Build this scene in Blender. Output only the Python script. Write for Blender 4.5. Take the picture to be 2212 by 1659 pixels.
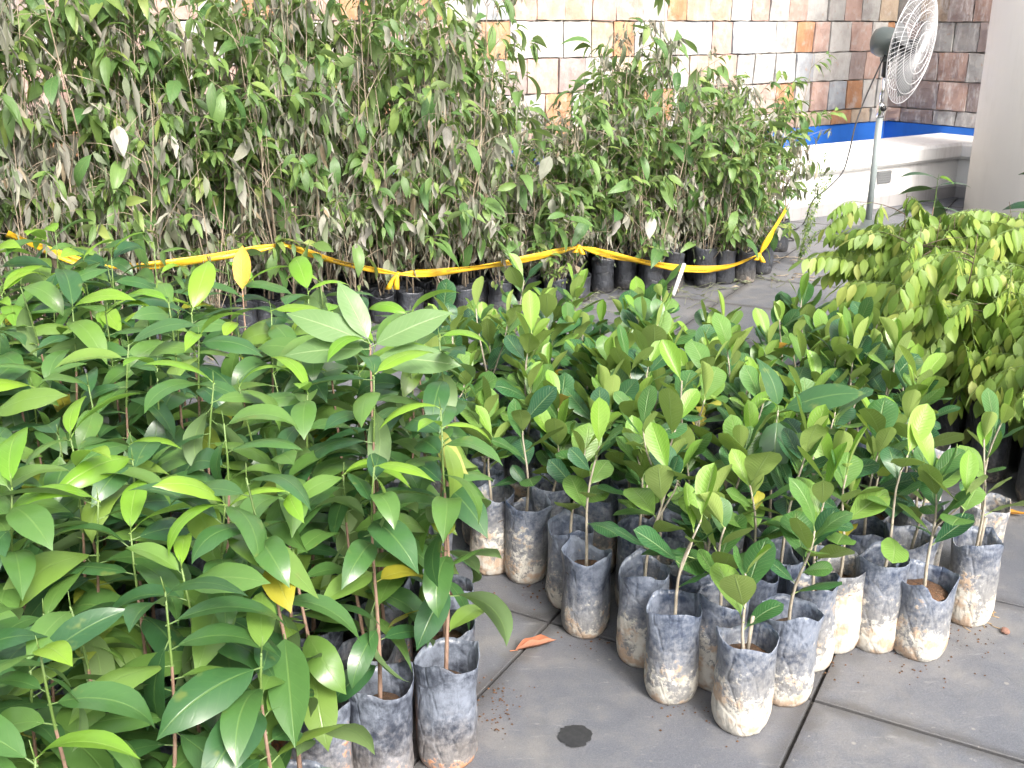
import bpy, bmesh, math, random
from mathutils import Vector, Matrix, Euler, noise
R = math.radians
for o in list(bpy.data.objects):
    bpy.data.objects.remove(o)
scene = bpy.context.scene
COL = scene.collection
rng = random.Random(11)

# ---------------------------------------------------------------- camera, sky, sun, exposure
EYE, PITCH, FPX = 1.45, R(19), 2260.0          # focal length in units of a 2212 px wide picture
cam_d = bpy.data.cameras.new('camera')
cam = bpy.data.objects.new('camera', cam_d)
COL.objects.link(cam)
cam.location = (0, 0, EYE)
cam.rotation_euler = (R(90) - PITCH, 0, 0)
cam_d.sensor_width = 36.0
cam_d.lens = 36.0 * FPX / 2212.0
cam_d.clip_start = 0.05
cam_d.clip_end = 500
scene.camera = cam

SUN_TO = Vector((0.42, -0.74, 0.80)).normalized()
world = bpy.data.worlds.new('World')
scene.world = world
world.use_nodes = True
wn = world.node_tree.nodes
sky = wn.new('ShaderNodeTexSky')
sky.sky_type = 'NISHITA'
sky.sun_disc = False
sky.sun_elevation = math.asin(SUN_TO.z)
sky.sun_rotation = math.atan2(SUN_TO.x, SUN_TO.y)
sky.dust_density = 6.0
sky.ozone_density = 0.4
wn['Background'].inputs[1].default_value = 0.15
hs = wn.new('ShaderNodeHueSaturation')          # thin cloud: the sky's light is whiter than a clear blue
hs.inputs['Saturation'].default_value = 0.45
world.node_tree.links.new(sky.outputs[0], hs.inputs['Color'])
world.node_tree.links.new(hs.outputs[0], wn['Background'].inputs[0])
sun_d = bpy.data.lights.new('sun', 'SUN')
sun_d.energy = 2.0
sun_d.angle = R(17)
sun_d.color = (1.0, 0.95, 0.87)
sun = bpy.data.objects.new('sun', sun_d)
COL.objects.link(sun)
sun.rotation_euler = SUN_TO.to_track_quat('Z', 'Y').to_euler()
vs = scene.view_settings
vs.view_transform = 'Standard'
vs.look = 'None'
vs.exposure = 1.40
vs.gamma = 1.0
scene.cycles.adaptive_threshold = .03
scene.cycles.max_bounces = 6
scene.cycles.diffuse_bounces = 3
scene.cycles.glossy_bounces = 2
scene.cycles.transmission_bounces = 3
scene.cycles.caustics_reflective = False
scene.cycles.caustics_refractive = False
vs.use_curve_mapping = False

SP, CP = math.sin(PITCH), math.cos(PITCH)
def at(x, y, z=0.0):
    """ground (or height z) point seen at a place of the photograph, 2212 px wide"""
    u, t = (x - 1106) / FPX, (829.5 - y) / FPX
    d = (z - EYE) / (-SP + t * CP)
    return Vector((u * d, (CP + t * SP) * d, z))
def ray(x, y):
    u, t = (x - 1106) / FPX, (829.5 - y) / FPX
    return Vector((u, CP + t * SP, -SP + t * CP))

SL = 0.67                                      # paving slab
# ---------------------------------------------------------------- object helpers
def obj(name, mesh, parent=None, loc=None, rot=None, scale=None, kind=None):
    o = bpy.data.objects.new(name, mesh)
    COL.objects.link(o)
    if parent is not None:
        o.parent = parent
    if loc is not None:
        o.location = loc
    if rot is not None:
        o.rotation_euler = rot
    if scale is not None:
        o.scale = (scale,) * 3 if isinstance(scale, (int, float)) else scale
    if kind:
        o['kind'] = kind
    return o
def thing(name, label, cat, loc=(0, 0, 0), rotz=0.0, group=None):
    o = obj(name, None, None, loc, (0, 0, rotz))
    o.empty_display_size = 0.05
    return tag(o, label, cat, group)
def tag(o, label, cat, group=None):
    o['label'] = label
    o['category'] = cat
    if group:
        o['group'] = group
    return o

class MB:
    """collects vertices and faces; build() gives one mesh"""
    def __init__(self):
        self.v, self.f, self.uv, self.rnd = [], [], [], []
        self.mi = []
    def add(self, verts, faces, uvs=None, rnd=0.0, mi=0):
        b = len(self.v)
        self.v += [tuple(p) for p in verts]
        self.uv += uvs if uvs else [(0, 0)] * len(verts)
        self.rnd += [rnd] * len(verts)
        for f in faces:
            self.f.append(tuple(i + b for i in f))
            self.mi.append(mi)
    def box(self, lo, hi, mi=0):
        (a, b, c), (d, e, f) = lo, hi
        v = [(a,b,c),(d,b,c),(d,e,c),(a,e,c),(a,b,f),(d,b,f),(d,e,f),(a,e,f)]
        self.add(v, [(3,2,1,0),(4,5,6,7),(0,1,5,4),(1,2,6,5),(2,3,7,6),(3,0,4,7)], mi=mi)
    def tube(self, pts, rad, n=6, cap=True, mi=0, rnd=0.0):
        pts = [Vector(p) for p in pts]
        if isinstance(rad, (int, float)):
            rad = [rad] * len(pts)
        vs_, up = [], None
        for i, p in enumerate(pts):
            t = (pts[min(i + 1, len(pts) - 1)] - pts[max(i - 1, 0)]).normalized()
            if up is None:
                up = t.orthogonal().normalized()
            up = (up - t * up.dot(t)).normalized()
            sd = t.cross(up)
            for k in range(n):
                a = 2 * math.pi * k / n
                vs_.append(p + (up * math.cos(a) + sd * math.sin(a)) * rad[i])
        fs = []
        for i in range(len(pts) - 1):
            for k in range(n):
                fs.append((i*n+k, i*n+(k+1)%n, (i+1)*n+(k+1)%n, (i+1)*n+k))
        if cap:
            fs.append(tuple(range(n - 1, -1, -1)))
            fs.append(tuple((len(pts)-1)*n + k for k in range(n)))
        self.add(vs_, fs, [(0, .5)] * len(vs_), rnd, mi)
    def lathe(self, prof, n=24, mi=0, axis=None):
        vs_ = []
        for r, z in prof:
            for k in range(n):
                a = 2 * math.pi * k / n
                vs_.append((r * math.cos(a), r * math.sin(a), z))
        fs = []
        for i in range(len(prof) - 1):
            for k in range(n):
                fs.append((i*n+k, i*n+(k+1)%n, (i+1)*n+(k+1)%n, (i+1)*n+k))
        if prof[0][0] > 1e-4: fs.append(tuple(range(n - 1, -1, -1)))
        if prof[-1][0] > 1e-4: fs.append(tuple((len(prof)-1)*n + k for k in range(n)))
        if axis is not None:
            vs_ = [axis @ Vector(p) for p in vs_]
        self.add(vs_, fs, mi=mi)
    def mesh(self, name, mats, smooth=True):
        me = bpy.data.meshes.new(name)
        me.from_pydata(self.v, [], self.f)
        if not isinstance(mats, (list, tuple)):
            mats = [mats]
        for m in mats:
            me.materials.append(m)
        if len(mats) > 1:
            me.polygons.foreach_set('material_index', self.mi)
        uvl = me.uv_layers.new(name='UVMap')
        li = [0] * len(me.loops)
        me.loops.foreach_get('vertex_index', li)
        flat = []
        for i in li:
            flat += self.uv[i]
        uvl.data.foreach_set('uv', flat)
        if any(self.rnd):
            at_ = me.attributes.new('rnd', 'FLOAT', 'POINT')
            at_.data.foreach_set('value', self.rnd)
        if smooth:
            me.polygons.foreach_set('use_smooth', [True] * len(me.polygons))
        me.update()
        return me

# ---------------------------------------------------------------- materials
class NT:
    def __init__(self, name):
        self.m = bpy.data.materials.new(name)
        self.m.use_nodes = True
        self.t = self.m.node_tree
        self.n, self.l = self.t.nodes, self.t.links
        self.bsdf = self.n['Principled BSDF']
        self.out = self.n['Material Output']
    def new(self, t, **kw):
        nd = self.n.new('ShaderNode' + t)
        for k, v in kw.items():
            setattr(nd, k, v)
        return nd
    def link(self, a, b):
        self.l.new(a, b)
    def put(self, sock, v):
        if isinstance(v, bpy.types.NodeSocket):
            self.l.new(v, sock)
        else:
            sock.default_value = v
    def math(self, op, a, b=0.0, clamp=False):
        nd = self.new('Math', operation=op, use_clamp=clamp)
        self.put(nd.inputs[0], a); self.put(nd.inputs[1], b)
        return nd.outputs[0]
    def mix(self, f, a, b, blend='MIX'):
        nd = self.new('Mix', data_type='RGBA', blend_type=blend)
        self.put(nd.inputs[0], f)
        self.put(nd.inputs[6], a if isinstance(a, bpy.types.NodeSocket) else (*a, 1))
        self.put(nd.inputs[7], b if isinstance(b, bpy.types.NodeSocket) else (*b, 1))
        return nd.outputs[2]
    def ramp(self, f, stops, interp='LINEAR'):
        nd = self.new('ValToRGB')
        cr = nd.color_ramp
        cr.interpolation = interp
        while len(cr.elements) < len(stops):
            cr.elements.new(0.5)
        for e, (p, c) in zip(cr.elements, stops):
            e.position = p
            e.color = (*c, 1) if len(c) == 3 else c
        self.put(nd.inputs[0], f)
        return nd.outputs[0]
    def step(self, f, lo, hi):
        nd = self.new('MapRange', interpolation_type='SMOOTHSTEP')
        self.put(nd.inputs[0], f)
        nd.inputs[1].default_value = lo
        nd.inputs[2].default_value = hi
        return nd.outputs[0]
    def noise(self, vec, scale, detail=3.0, rough=0.55, w=None, out=0):
        nd = self.new('TexNoise', noise_dimensions='4D' if w is not None else '3D')
        self.put(nd.inputs['Vector'], vec)
        if w is not None:
            self.put(nd.inputs['W'], w)
        nd.inputs['Scale'].default_value = scale
        nd.inputs['Detail'].default_value = detail
        nd.inputs['Roughness'].default_value = rough
        return nd.outputs[out]
    def mapping(self, vec, scale=(1, 1, 1)):
        nd = self.new('Mapping')
        self.put(nd.inputs[0], vec)
        nd.inputs[3].default_value = scale
        return nd.outputs[0]
    def bump(self, h, strength=0.5, dist=0.002):
        nd = self.new('Bump')
        nd.inputs['Strength'].default_value = strength
        nd.inputs['Distance'].default_value = dist
        self.put(nd.inputs['Height'], h)
        self.link(nd.outputs[0], self.bsdf.inputs['Normal'])
        return nd.outputs[0]
    def set(self, **kw):
        for k, v in kw.items():
            self.put(self.bsdf.inputs[k.replace('_', ' ')], (*v, 1) if isinstance(v, tuple) and len(v) == 3 else v)

def leaf_mat(name, ramp, under, vein, n_veins=9.0, vein_amt=0.35, rough=0.36, trans=0.25, rnd_attr=False,
             blotch=0.0, blotch_col=(0.2, 0.16, 0.03), veinbump=0.4, spec=0.5, lat_amt=0.5):
    """ramp: colours over the random value of the leaf; under: paler lower face; veins from the leaf's own UV"""
    k = NT(name)
    if rnd_attr:
        a = k.new('Attribute', attribute_name='rnd')
        oi = k.new('ObjectInfo')
        r = k.math('FRACT', k.math('ADD', a.outputs['Fac'], k.math('MULTIPLY', oi.outputs['Random'], 3.7)))
    else:
        r = k.new('ObjectInfo').outputs['Random']
    base = k.ramp(r, ramp)
    uv = k.new('UVMap').outputs[0]
    sx = k.new('SeparateXYZ')
    k.link(uv, sx.inputs[0])
    s, v = sx.outputs[0], sx.outputs[1]
    av = k.math('ABSOLUTE', k.math('SUBTRACT', v, 0.5))
    mid = k.math('SUBTRACT', 1.0, k.step(av, 0.012, 0.035))
    ph = k.math('MULTIPLY', k.math('SUBTRACT', s, k.math('MULTIPLY', av, 0.42)), n_veins * math.pi)
    lat = k.math('POWER', k.math('ABSOLUTE', k.math('COSINE', ph)), 26.0)
    lat = k.math('MULTIPLY', lat, k.math('SUBTRACT', 1.0, k.step(av, 0.3, 0.5)))
    vm = k.math('MAXIMUM', mid, k.math('MULTIPLY', lat, lat_amt))
    co = k.new('TexCoord').outputs['Object']
    nz = k.noise(co, 22.0, 2.0, 0.6)
    col = k.mix(k.math('MULTIPLY', nz, 0.5), base, k.mix(1.0, base, (0.62, 0.68, 0.55), 'MULTIPLY'))
    if blotch:
        col = k.mix(k.math('MULTIPLY', k.step(k.noise(co, 14.0, 3.0, 0.7, w=k.math('MULTIPLY', r, 17.0)), 0.62, 0.70), blotch), col, blotch_col)
    col = k.mix(k.math('MULTIPLY', vm, vein_amt), col, vein)
    ucol = k.mix(k.math('MULTIPLY', vm, 0.5), k.mix(0.75, base, under), vein)
    bf = k.new('NewGeometry').outputs['Backfacing']
    col = k.mix(bf, col, ucol)
    k.set(Base_Color=col, Roughness=k.math('ADD', rough, k.math('ADD', k.math('MULTIPLY', nz, 0.12), k.math('MULTIPLY', bf, 0.22))))
    k.bsdf.inputs['Specular IOR Level'].default_value = spec
    if veinbump:
        k.bump(k.math('MULTIPLY', k.math('MAXIMUM', mid, k.math('MULTIPLY', lat, lat_amt)), -1.0), veinbump, 0.002)
    tr = k.new('BsdfTranslucent')
    k.link(k.mix(0.4, col, k.mix(1.0, col, (1.5, 1.7, 0.5), 'MULTIPLY')), tr.inputs[0])
    ms = k.new('MixShader')
    ms.inputs[0].default_value = trans
    k.link(k.bsdf.outputs[0], ms.inputs[1])
    k.link(tr.outputs[0], ms.inputs[2])
    k.link(ms.outputs[0], k.out.inputs[0])
    return k.m

M = {}
M['long_leaf'] = leaf_mat('long_leaf', [(0, (.030, .095, .036)), (.3, (.052, .135, .042)), (.6, (.085, .185, .046)), (.85, (.13, .24, .05)), (1, (.19, .29, .055))],
                          (.16, .24, .10), (.18, .29, .08), 9, .35, .27, .28, lat_amt=.12, veinbump=.3, spec=.7, blotch=.6, blotch_col=(.16, .20, .05))
M['long_young'] = leaf_mat('long_young', [(0, (.15, .32, .035)), (1, (.24, .39, .045))], (.22, .36, .09), (.32, .46, .12), 9, .3, .24, .34, lat_amt=.1)
M['long_yellow'] = leaf_mat('long_yellow', [(0, (.16, .24, .035)), (.7, (.24, .28, .035)), (1, (.40, .33, .03))], (.30, .33, .10), (.38, .40, .10), 9, .3, .4, .3, blotch=.3, lat_amt=.15)
M['pale_leaf'] = leaf_mat('pale_leaf', [(0, (.13, .23, .085)), (1, (.15, .25, .095))], (.15, .24, .09), (.36, .46, .22), 11, .4, .28, .28, lat_amt=.15)
M['jack_leaf'] = leaf_mat('jack_leaf', [(0, (.026, .090, .042)), (.35, (.042, .130, .042)), (.7, (.085, .190, .042)), (1, (.16, .28, .055))],
                          (.24, .32, .085), (.26, .36, .14), 13, .45, .27, .22, blotch=.2, veinbump=.8)
M['jack_young'] = leaf_mat('jack_young', [(0, (.16, .32, .04)), (1, (.26, .40, .07))], (.30, .38, .12), (.36, .46, .16), 13, .45, .3, .3, veinbump=.7)
M['jack_old'] = leaf_mat('jack_old', [(0, (.26, .30, .04)), (.7, (.36, .30, .03)), (1, (.50, .20, .02))], (.45, .3, .1), (.5, .4, .1), 13, .4, .5, .25, blotch=.5)
M['fresh_leaf'] = leaf_mat('fresh_leaf', [(0, (.065, .150, .045)), (.5, (.105, .205, .060)), (1, (.18, .29, .09))],
                           (.20, .27, .12), (.20, .28, .10), 7, .3, .38, .34)
M['wilted'] = leaf_mat('wilted', [(0, (.11, .15, .08)), (.35, (.18, .21, .13)), (.65, (.25, .25, .19)), (.85, (.36, .35, .30)), (1, (.26, .19, .12))],
                       (.26, .25, .22), (.22, .2, .16), 6, .3, .62, .22, rnd_attr=True, blotch=.35, blotch_col=(.12, .08, .05))
M['wilted_big'] = leaf_mat('wilted_big', [(0, (.26, .27, .22)), (.6, (.38, .37, .33)), (1, (.46, .44, .40))],
                       (.34, .32, .30), (.2, .18, .15), 7, .4, .62, .22, blotch=.4, blotch_col=(.15, .09, .05))
M['small_green'] = leaf_mat('small_green', [(0, (.08, .155, .045)), (.4, (.12, .21, .06)), (.8, (.18, .28, .07)), (1, (.27, .33, .09))],
                            (.18, .25, .10), (.18, .25, .09), 6, .25, .42, .36, rnd_attr=True)
M['star_leaf'] = leaf_mat('star_leaf', [(0, (.13, .225, .038)), (.45, (.18, .285, .046)), (.8, (.25, .345, .06)), (1, (.34, .37, .09))],
                          (.22, .29, .09), (.20, .27, .06), 8, .25, .42, .33, rnd_attr=True)
M['orange_leaf'] = leaf_mat('orange_leaf', [(0, (.60, .26, .03)), (1, (.66, .36, .05))], (.6, .3, .08), (.6, .35, .1), 8, .3, .5, .3, blotch=.5)
M['brown_leaf'] = leaf_mat('brown_leaf', [(0, (.36, .13, .07)), (1, (.38, .15, .08))], (.45, .22, .14), (.3, .12, .06), 9, .4, .55, .1, blotch=.4)
M['dark_leaf'] = leaf_mat('dark_leaf', [(0, (.018, .06, .022)), (1, (.028, .08, .025))], (.10, .16, .06), (.06, .13, .05), 9, .35, .3, .15)

def bark(name, c0, c1, rough=0.75):
    k = NT(name)
    co = k.new('TexCoord').outputs['Object']
    r = k.new('ObjectInfo').outputs['Random']
    nz = k.noise(k.mapping(co, (1, 1, .25)), 160.0, 4.0, .65, w=k.math('MULTIPLY', r, 30.0))
    k.set(Base_Color=k.mix(k.step(nz, .3, .7), c0, c1), Roughness=rough)
    k.bump(nz, .5, .002)
    return k.m
M['stem_pink'] = bark('stem_pink', (.17, .10, .07), (.30, .20, .15))
M['stem_grey'] = bark('stem_grey', (.20, .17, .13), (.40, .36, .29))
M['stem_tall'] = bark('stem_tall', (.22, .17, .12), (.38, .32, .24))
M['stem_dark'] = bark('stem_dark', (.05, .035, .025), (.12, .08, .05))
M['stem_green'] = bark('stem_green', (.085, .145, .035), (.13, .20, .05), .5)

def bag_mat(name, plastic, mud, mud_lo, mud_hi, clay=(.42, .20, .10), clay_amt=.15, film_amt=.75):
    """black polythene; dried mud in patches of its own, thicker where the bag stood in wet soil"""
    k = NT(name)
    tc = k.new('TexCoord').outputs['Object']
    r = k.new('ObjectInfo').outputs['Random']
    w = k.math('MULTIPLY', r, 60.0)
    sp = k.new('SeparateXYZ')
    k.link(tc, sp.inputs[0])
    big = k.noise(tc, 14.0, 4.0, .6, w=w)
    fine = k.noise(tc, 75.0, 5.0, .7, w=w)
    grit = k.noise(tc, 330.0, 3.0, .6, w=w)
    level = k.math('SUBTRACT', k.math('ADD', mud_lo, k.math('MULTIPLY', r, mud_hi - mud_lo)), k.math('MULTIPLY', sp.outputs[2], 4.4))
    f = k.math('ADD', k.math('ADD', k.math('MULTIPLY', k.math('SUBTRACT', big, .5), 2.2), k.math('MULTIPLY', k.math('SUBTRACT', fine, .5), 1.7)), level)
    m1 = k.step(f, .08, .36)
    haze = k.step(k.math('ADD', k.math('MULTIPLY', k.math('SUBTRACT', fine, .5), 1.2), k.math('ADD', level, .34)), -.1, .7)
    speck = k.step(grit, .62, .70)
    film = k.math('MULTIPLY', k.step(k.math('ADD', k.math('MULTIPLY', big, .6), k.math('MULTIPLY', fine, .4)), .38, .62), film_amt)
    col = k.mix(film, plastic, (.23, .26, .32))
    col = k.mix(k.math('MULTIPLY', haze, .55), col, tuple(c * .62 for c in mud))
    mudc = k.mix(k.step(k.noise(tc, 34.0, 4.0, .6, w=w), .45, .7), mud, tuple(c * .72 for c in mud))
    mudc = k.mix(k.math('MULTIPLY', k.step(k.noise(tc, 22.0, 3.0, .6, w=k.math('ADD', w, 9.0)), .58 - clay_amt * .5, .72 - clay_amt * .5), min(1, clay_amt * 3)), mudc, clay)
    col = k.mix(m1, col, mudc)
    col = k.mix(k.math('MULTIPLY', speck, k.math('MULTIPLY', m1, .5)), col, (.10, .065, .045))
    k.set(Base_Color=col, Roughness=k.math('ADD', .36, k.math('MULTIPLY', k.math('MAXIMUM', m1, haze), .45)))
    vor = k.new('TexVoronoi', feature='DISTANCE_TO_EDGE')
    k.put(vor.inputs['Vector'], k.mapping(tc, (1, 1, .55)))
    vor.inputs['Scale'].default_value = 26.0
    wr = k.noise(k.mapping(tc, (1, 1, .35)), 60.0, 3.0, .6, w=w)
    k.bump(k.math('ADD', k.math('ADD', k.math('MULTIPLY', k.step(vor.outputs[0], 0, .12), .22), wr), k.math('MULTIPLY', m1, .2)), .8, .006)
    return k.m
M['bag_mud'] = bag_mat('bag_mud', (.032, .045, .078), (.52, .495, .44), .34, .96, (.36, .23, .14), .24)
M['bag_clay'] = bag_mat('bag_clay', (.030, .036, .052), (.52, .46, .40), .15, .75, (.50, .25, .14), .42)
M['bag_dust'] = bag_mat('bag_dust', (.022, .023, .027), (.26, .23, .19), -.2, .25, (.2, .13, .09), .2, .15)

def soil_mat():
    k = NT('soil')
    tc = k.new('TexCoord').outputs['Object']
    r = k.new('ObjectInfo').outputs['Random']
    a = k.noise(tc, 90.0, 5.0, .7, w=k.math('MULTIPLY', r, 50.0))
    b = k.noise(tc, 260.0, 3.0, .7, w=r)
    base = k.mix(r, (.085, .045, .026), (.15, .07, .032))
    k.set(Base_Color=k.mix(k.step(b, .55, .75), k.mix(k.step(a, .3, .7), base, (.045, .028, .018)), (.24, .16, .09)), Roughness=.95)
    k.bump(a, 1.0, .008)
    return k.m
M['soil'] = soil_mat()

def slab_mat():
    k = NT('dark_slate')
    tc = k.new('TexCoord').outputs['Object']
    geo = k.new('NewGeometry').outputs['Position']
    r = k.new('ObjectInfo').outputs['Random']
    big = k.noise(geo, 2.1, 5.0, .62)
    med = k.noise(geo, 11.0, 5.0, .65)
    fine = k.noise(geo, 240.0, 4.0, .7)
    speck = k.noise(geo, 520.0, 2.0, .6)
    base = k.mix(r, (.108, .114, .134), (.134, .140, .160))
    col = k.mix(k.step(fine, .35, .68), k.mix(1.0, base, (.72, .72, .72), 'MULTIPLY'), base)
    col = k.mix(k.math('MULTIPLY', k.step(speck, .60, .72), .5), col, (.27, .275, .29))
    dust = k.math('MULTIPLY', k.step(k.math('ADD', k.math('MULTIPLY', big, .6), k.math('MULTIPLY', med, .5)), .46, .74), .45)
    col = k.mix(dust, col, (.24, .225, .20))
    wet = k.step(k.noise(geo, 3.3, 3.0, .5), .60, .72)
    col = k.mix(k.math('MULTIPLY', wet, .5), col, (.05, .052, .058))
    # small pale drips and scuffs
    vor = k.new('TexVoronoi')
    k.put(vor.inputs['Vector'], geo)
    vor.inputs['Scale'].default_value = 9.0
    vor.inputs['Randomness'].default_value = 1.0
    dot = k.math('SUBTRACT', 1.0, k.step(k.math('ADD', vor.outputs['Distance'], k.math('MULTIPLY', med, .10)), .075, .105))
    col = k.mix(k.math('MULTIPLY', dot, .55), col, (.30, .28, .25))
    st = k.noise(k.mapping(geo, (3, 14, 1)), 4.0, 4.0, .7)
    col = k.mix(k.math('MULTIPLY', k.step(st, .60, .75), .5), col, (.30, .295, .29))
    so = k.new('SeparateXYZ'); k.link(tc, so.inputs[0])
    ed = k.math('MAXIMUM', k.math('ABSOLUTE', so.outputs[0]), k.math('ABSOLUTE', so.outputs[1]))
    grime = k.math('MULTIPLY', k.step(k.math('ADD', ed, k.math('MULTIPLY', k.math('SUBTRACT', med, .5), .09)), SL / 2 - .05, SL / 2), .6)
    col = k.mix(grime, col, (.045, .042, .040))
    ring = k.noise(geo, 5.2, 2.0, .5)
    col = k.mix(k.math('MULTIPLY', k.math('SUBTRACT', 1.0, k.step(k.math('ABSOLUTE', k.math('SUBTRACT', ring, .56)), .0, .03)), .10), col, (.05, .05, .055))
    col = k.mix(k.math('MULTIPLY', k.step(k.noise(geo, 38.0, 4.0, .7), .64, .72), .35), col, (.33, .32, .30))
    k.set(Base_Color=col, Roughness=k.math('ADD', .40, k.math('ADD', k.math('MULTIPLY', fine, .15), k.math('MULTIPLY', dust, .3))))
    k.bump(k.math('ADD', fine, k.math('MULTIPLY', med, 1.2)), .6, .003)
    return k.m
M['slab'] = slab_mat()
def simple(name, col, rough=.6, metal=0.0, bump=0.0, scale=200.0, col2=None, spec=.5):
    k = NT(name)
    tc = k.new('TexCoord').outputs['Object']
    nz = k.noise(tc, scale, 4.0, .6)
    k.set(Base_Color=k.mix(k.step(nz, .3, .7), col, col2 or tuple(c * .85 for c in col)), Roughness=rough, Metallic=metal)
    k.bsdf.inputs['Specular IOR Level'].default_value = spec
    if bump:
        k.bump(nz, bump, .002)
    return k.m
M['joint'] = simple('joint_dirt', (.022, .020, .019), .95, bump=.5, col2=(.05, .045, .04), scale=60)
M['mortar'] = simple('mortar', (.48, .46, .44), .95, bump=.5, scale=60)

def plaster_mat(name, base, stain, streak=.5):
    k = NT(name)
    geo = k.new('NewGeometry').outputs['Position']
    a = k.noise(geo, 2.6, 5.0, .65)
    b = k.noise(k.mapping(geo, (9, 9, .8)), 2.2, 5.0, .65)
    c = k.noise(geo, 160.0, 3.0, .6)
    f = k.math('MULTIPLY', k.step(k.math('ADD', k.math('MULTIPLY', a, .5), k.math('MULTIPLY', b, .55)), .50, .75), streak)
    k.set(Base_Color=k.mix(f, base, stain), Roughness=.8)
    k.bump(k.math('ADD', c, k.math('MULTIPLY', a, 2.0)), .25, .003)
    return k.m
M['white'] = plaster_mat('white_paint', (.82, .81, .79), (.48, .45, .42), .55)
M['plinth'] = plaster_mat('grey_plinth', (.30, .29, .29), (.17, .16, .16), .7)
M['blue'] = plaster_mat('blue_paint', (.02, .15, .58), (.02, .12, .46), .5)
M['column'] = plaster_mat('column_render', (.74, .72, .68), (.62, .60, .56), .5)

def stone_mat(name, stops, streak, streak_col=(.68, .66, .64)):
    k = NT(name)
    tc = k.new('TexCoord').outputs['Object']
    r = k.new('ObjectInfo').outputs['Random']
    w = k.math('MULTIPLY', r, 80.0)
    base = k.ramp(r, stops, 'CONSTANT')
    a = k.noise(tc, 6.0, 5.0, .6, w=w)
    b = k.noise(tc, 24.0, 5.0, .7, w=w)
    col = k.mix(k.step(a, .35, .7), base, k.mix(1.0, base, (.70, .66, .66), 'MULTIPLY'))
    col = k.mix(k.math('MULTIPLY', k.step(b, .56, .72), .5), col, (.38, .20, .10))
    col = k.mix(k.math('MULTIPLY', k.step(k.noise(tc, 9.0, 4.0, .6, w=k.math('ADD', w, 5.0)), .52, .70), .5), col, (.48, .46, .44))
    s = k.noise(k.mapping(tc, (9, 9, 2.2)), 2.4, 4.0, .7, w=w)
    col = k.mix(k.math('MULTIPLY', k.step(s, .47, .68), streak), col, streak_col)
    k.set(Base_Color=col, Roughness=.82)
    k.bump(k.math('ADD', a, k.math('MULTIPLY', b, .7)), .7, .012)
    return k.m
GREY, PALE, PINK, RUST, TAN, BLUEG, DARK = (.39, .385, .37), (.46, .45, .43), (.43, .30, .255), (.42, .22, .115), (.43, .345, .26), (.33, .355, .38), (.32, .26, .245)
M['stone_a'] = stone_mat('quartzite', [(0, PALE), (.16, PINK), (.36, GREY), (.48, TAN), (.60, PALE), (.68, RUST), (.77, PINK), (.89, BLUEG), (.96, DARK)], .10)
M['stone_b'] = stone_mat('stained_quartzite', [(0, DARK), (.22, PINK), (.42, GREY), (.56, RUST), (.64, DARK), (.78, BLUEG), (.87, TAN), (.94, GREY)], .6)

M['tape'] = None
def tape_mat():
    k = NT('yellow_tape')
    tc = k.new('TexCoord').outputs['Object']
    a = k.noise(tc, 14.0, 4.0, .6)
    k.set(Base_Color=k.mix(a, (.80, .47, .02), (.86, .60, .05)), Roughness=.3)
    k.bump(k.noise(k.mapping(tc, (1, 1, 3)), 45.0, 3.0, .6), .5, .006)
    tr = k.new('BsdfTranslucent')
    tr.inputs[0].default_value = (.85, .58, .05, 1)
    ms = k.new('MixShader')
    ms.inputs[0].default_value = .3
    k.link(k.bsdf.outputs[0], ms.inputs[1]); k.link(tr.outputs[0], ms.inputs[2]); k.link(ms.outputs[0], k.out.inputs[0])
    return k.m
M['tape'] = tape_mat()
M['ink'] = simple('black_ink', (.10, .07, .03), .6)
M['chrome'] = simple('chrome', (.75, .75, .76), .16, 1.0)
M['grey_metal'] = simple('grey_enamel', (.20, .235, .235), .4, col2=(.23, .26, .26))
M['fan_dark'] = simple('dark_grey_enamel', (.085, .10, .095), .38)
M['fan_black'] = simple('black_plastic', (.015, .015, .016), .45)
M['wire'] = simple('chromed_wire', (.80, .80, .82), .35, .3)
M['blade'] = simple('blade_grey', (.12, .125, .13), .5)
M['hubcap'] = simple('white_plastic', (.82, .82, .80), .4)
M['pebble'] = simple('pebble', (.22, .12, .09), .9, bump=.8, scale=60)
M['vent'] = simple('vent_grille', (.12, .125, .13), .6, col2=(.16, .165, .17))
M['stain'] = simple('damp_stain', (.020, .020, .022), .35, scale=80, col2=(.035, .035, .037))
M['straw'] = simple('straw', (.36, .24, .11), .8)
M['water'] = simple('basin_water', (.03, .10, .20), .06)

# ================================================================= THE SETTING
# paving: dark slabs 0.67 m, turned 29 degrees
GA = R(-29)
e1, e2 = Vector((math.cos(GA), math.sin(GA), 0)), Vector((-math.sin(GA), math.cos(GA), 0))
mb = MB()
mb.add([(-60, -60, -.012), (60, -60, -.012), (60, 60, -.012), (-60, 60, -.012)], [(0, 1, 2, 3)])
ground = obj('paving', mb.mesh('paving', M['joint'], False))
ground['kind'] = 'structure'
def slab_mesh(i):
    m = MB()
    g, b, z0 = .0042, .0015, -.03
    h = SL / 2 - g
    lv = [(h, z0), (h, -b), (h - b, 0)]
    v = []
    for r_, z in lv:
        v += [(-r_, -r_, z), (r_, -r_, z), (r_, r_, z), (-r_, r_, z)]
    f = []
    for k in range(2):
        for q in range(4):
            f.append((k*4+q, k*4+(q+1)%4, k*4+4+(q+1)%4, k*4+4+q))
    f.append((8, 9, 10, 11))
    m.add(v, f)
    return m.mesh('slab', M['slab'], False)
slab_me = slab_mesh(0)
O1, O2 = -.379, 2.09
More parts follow.
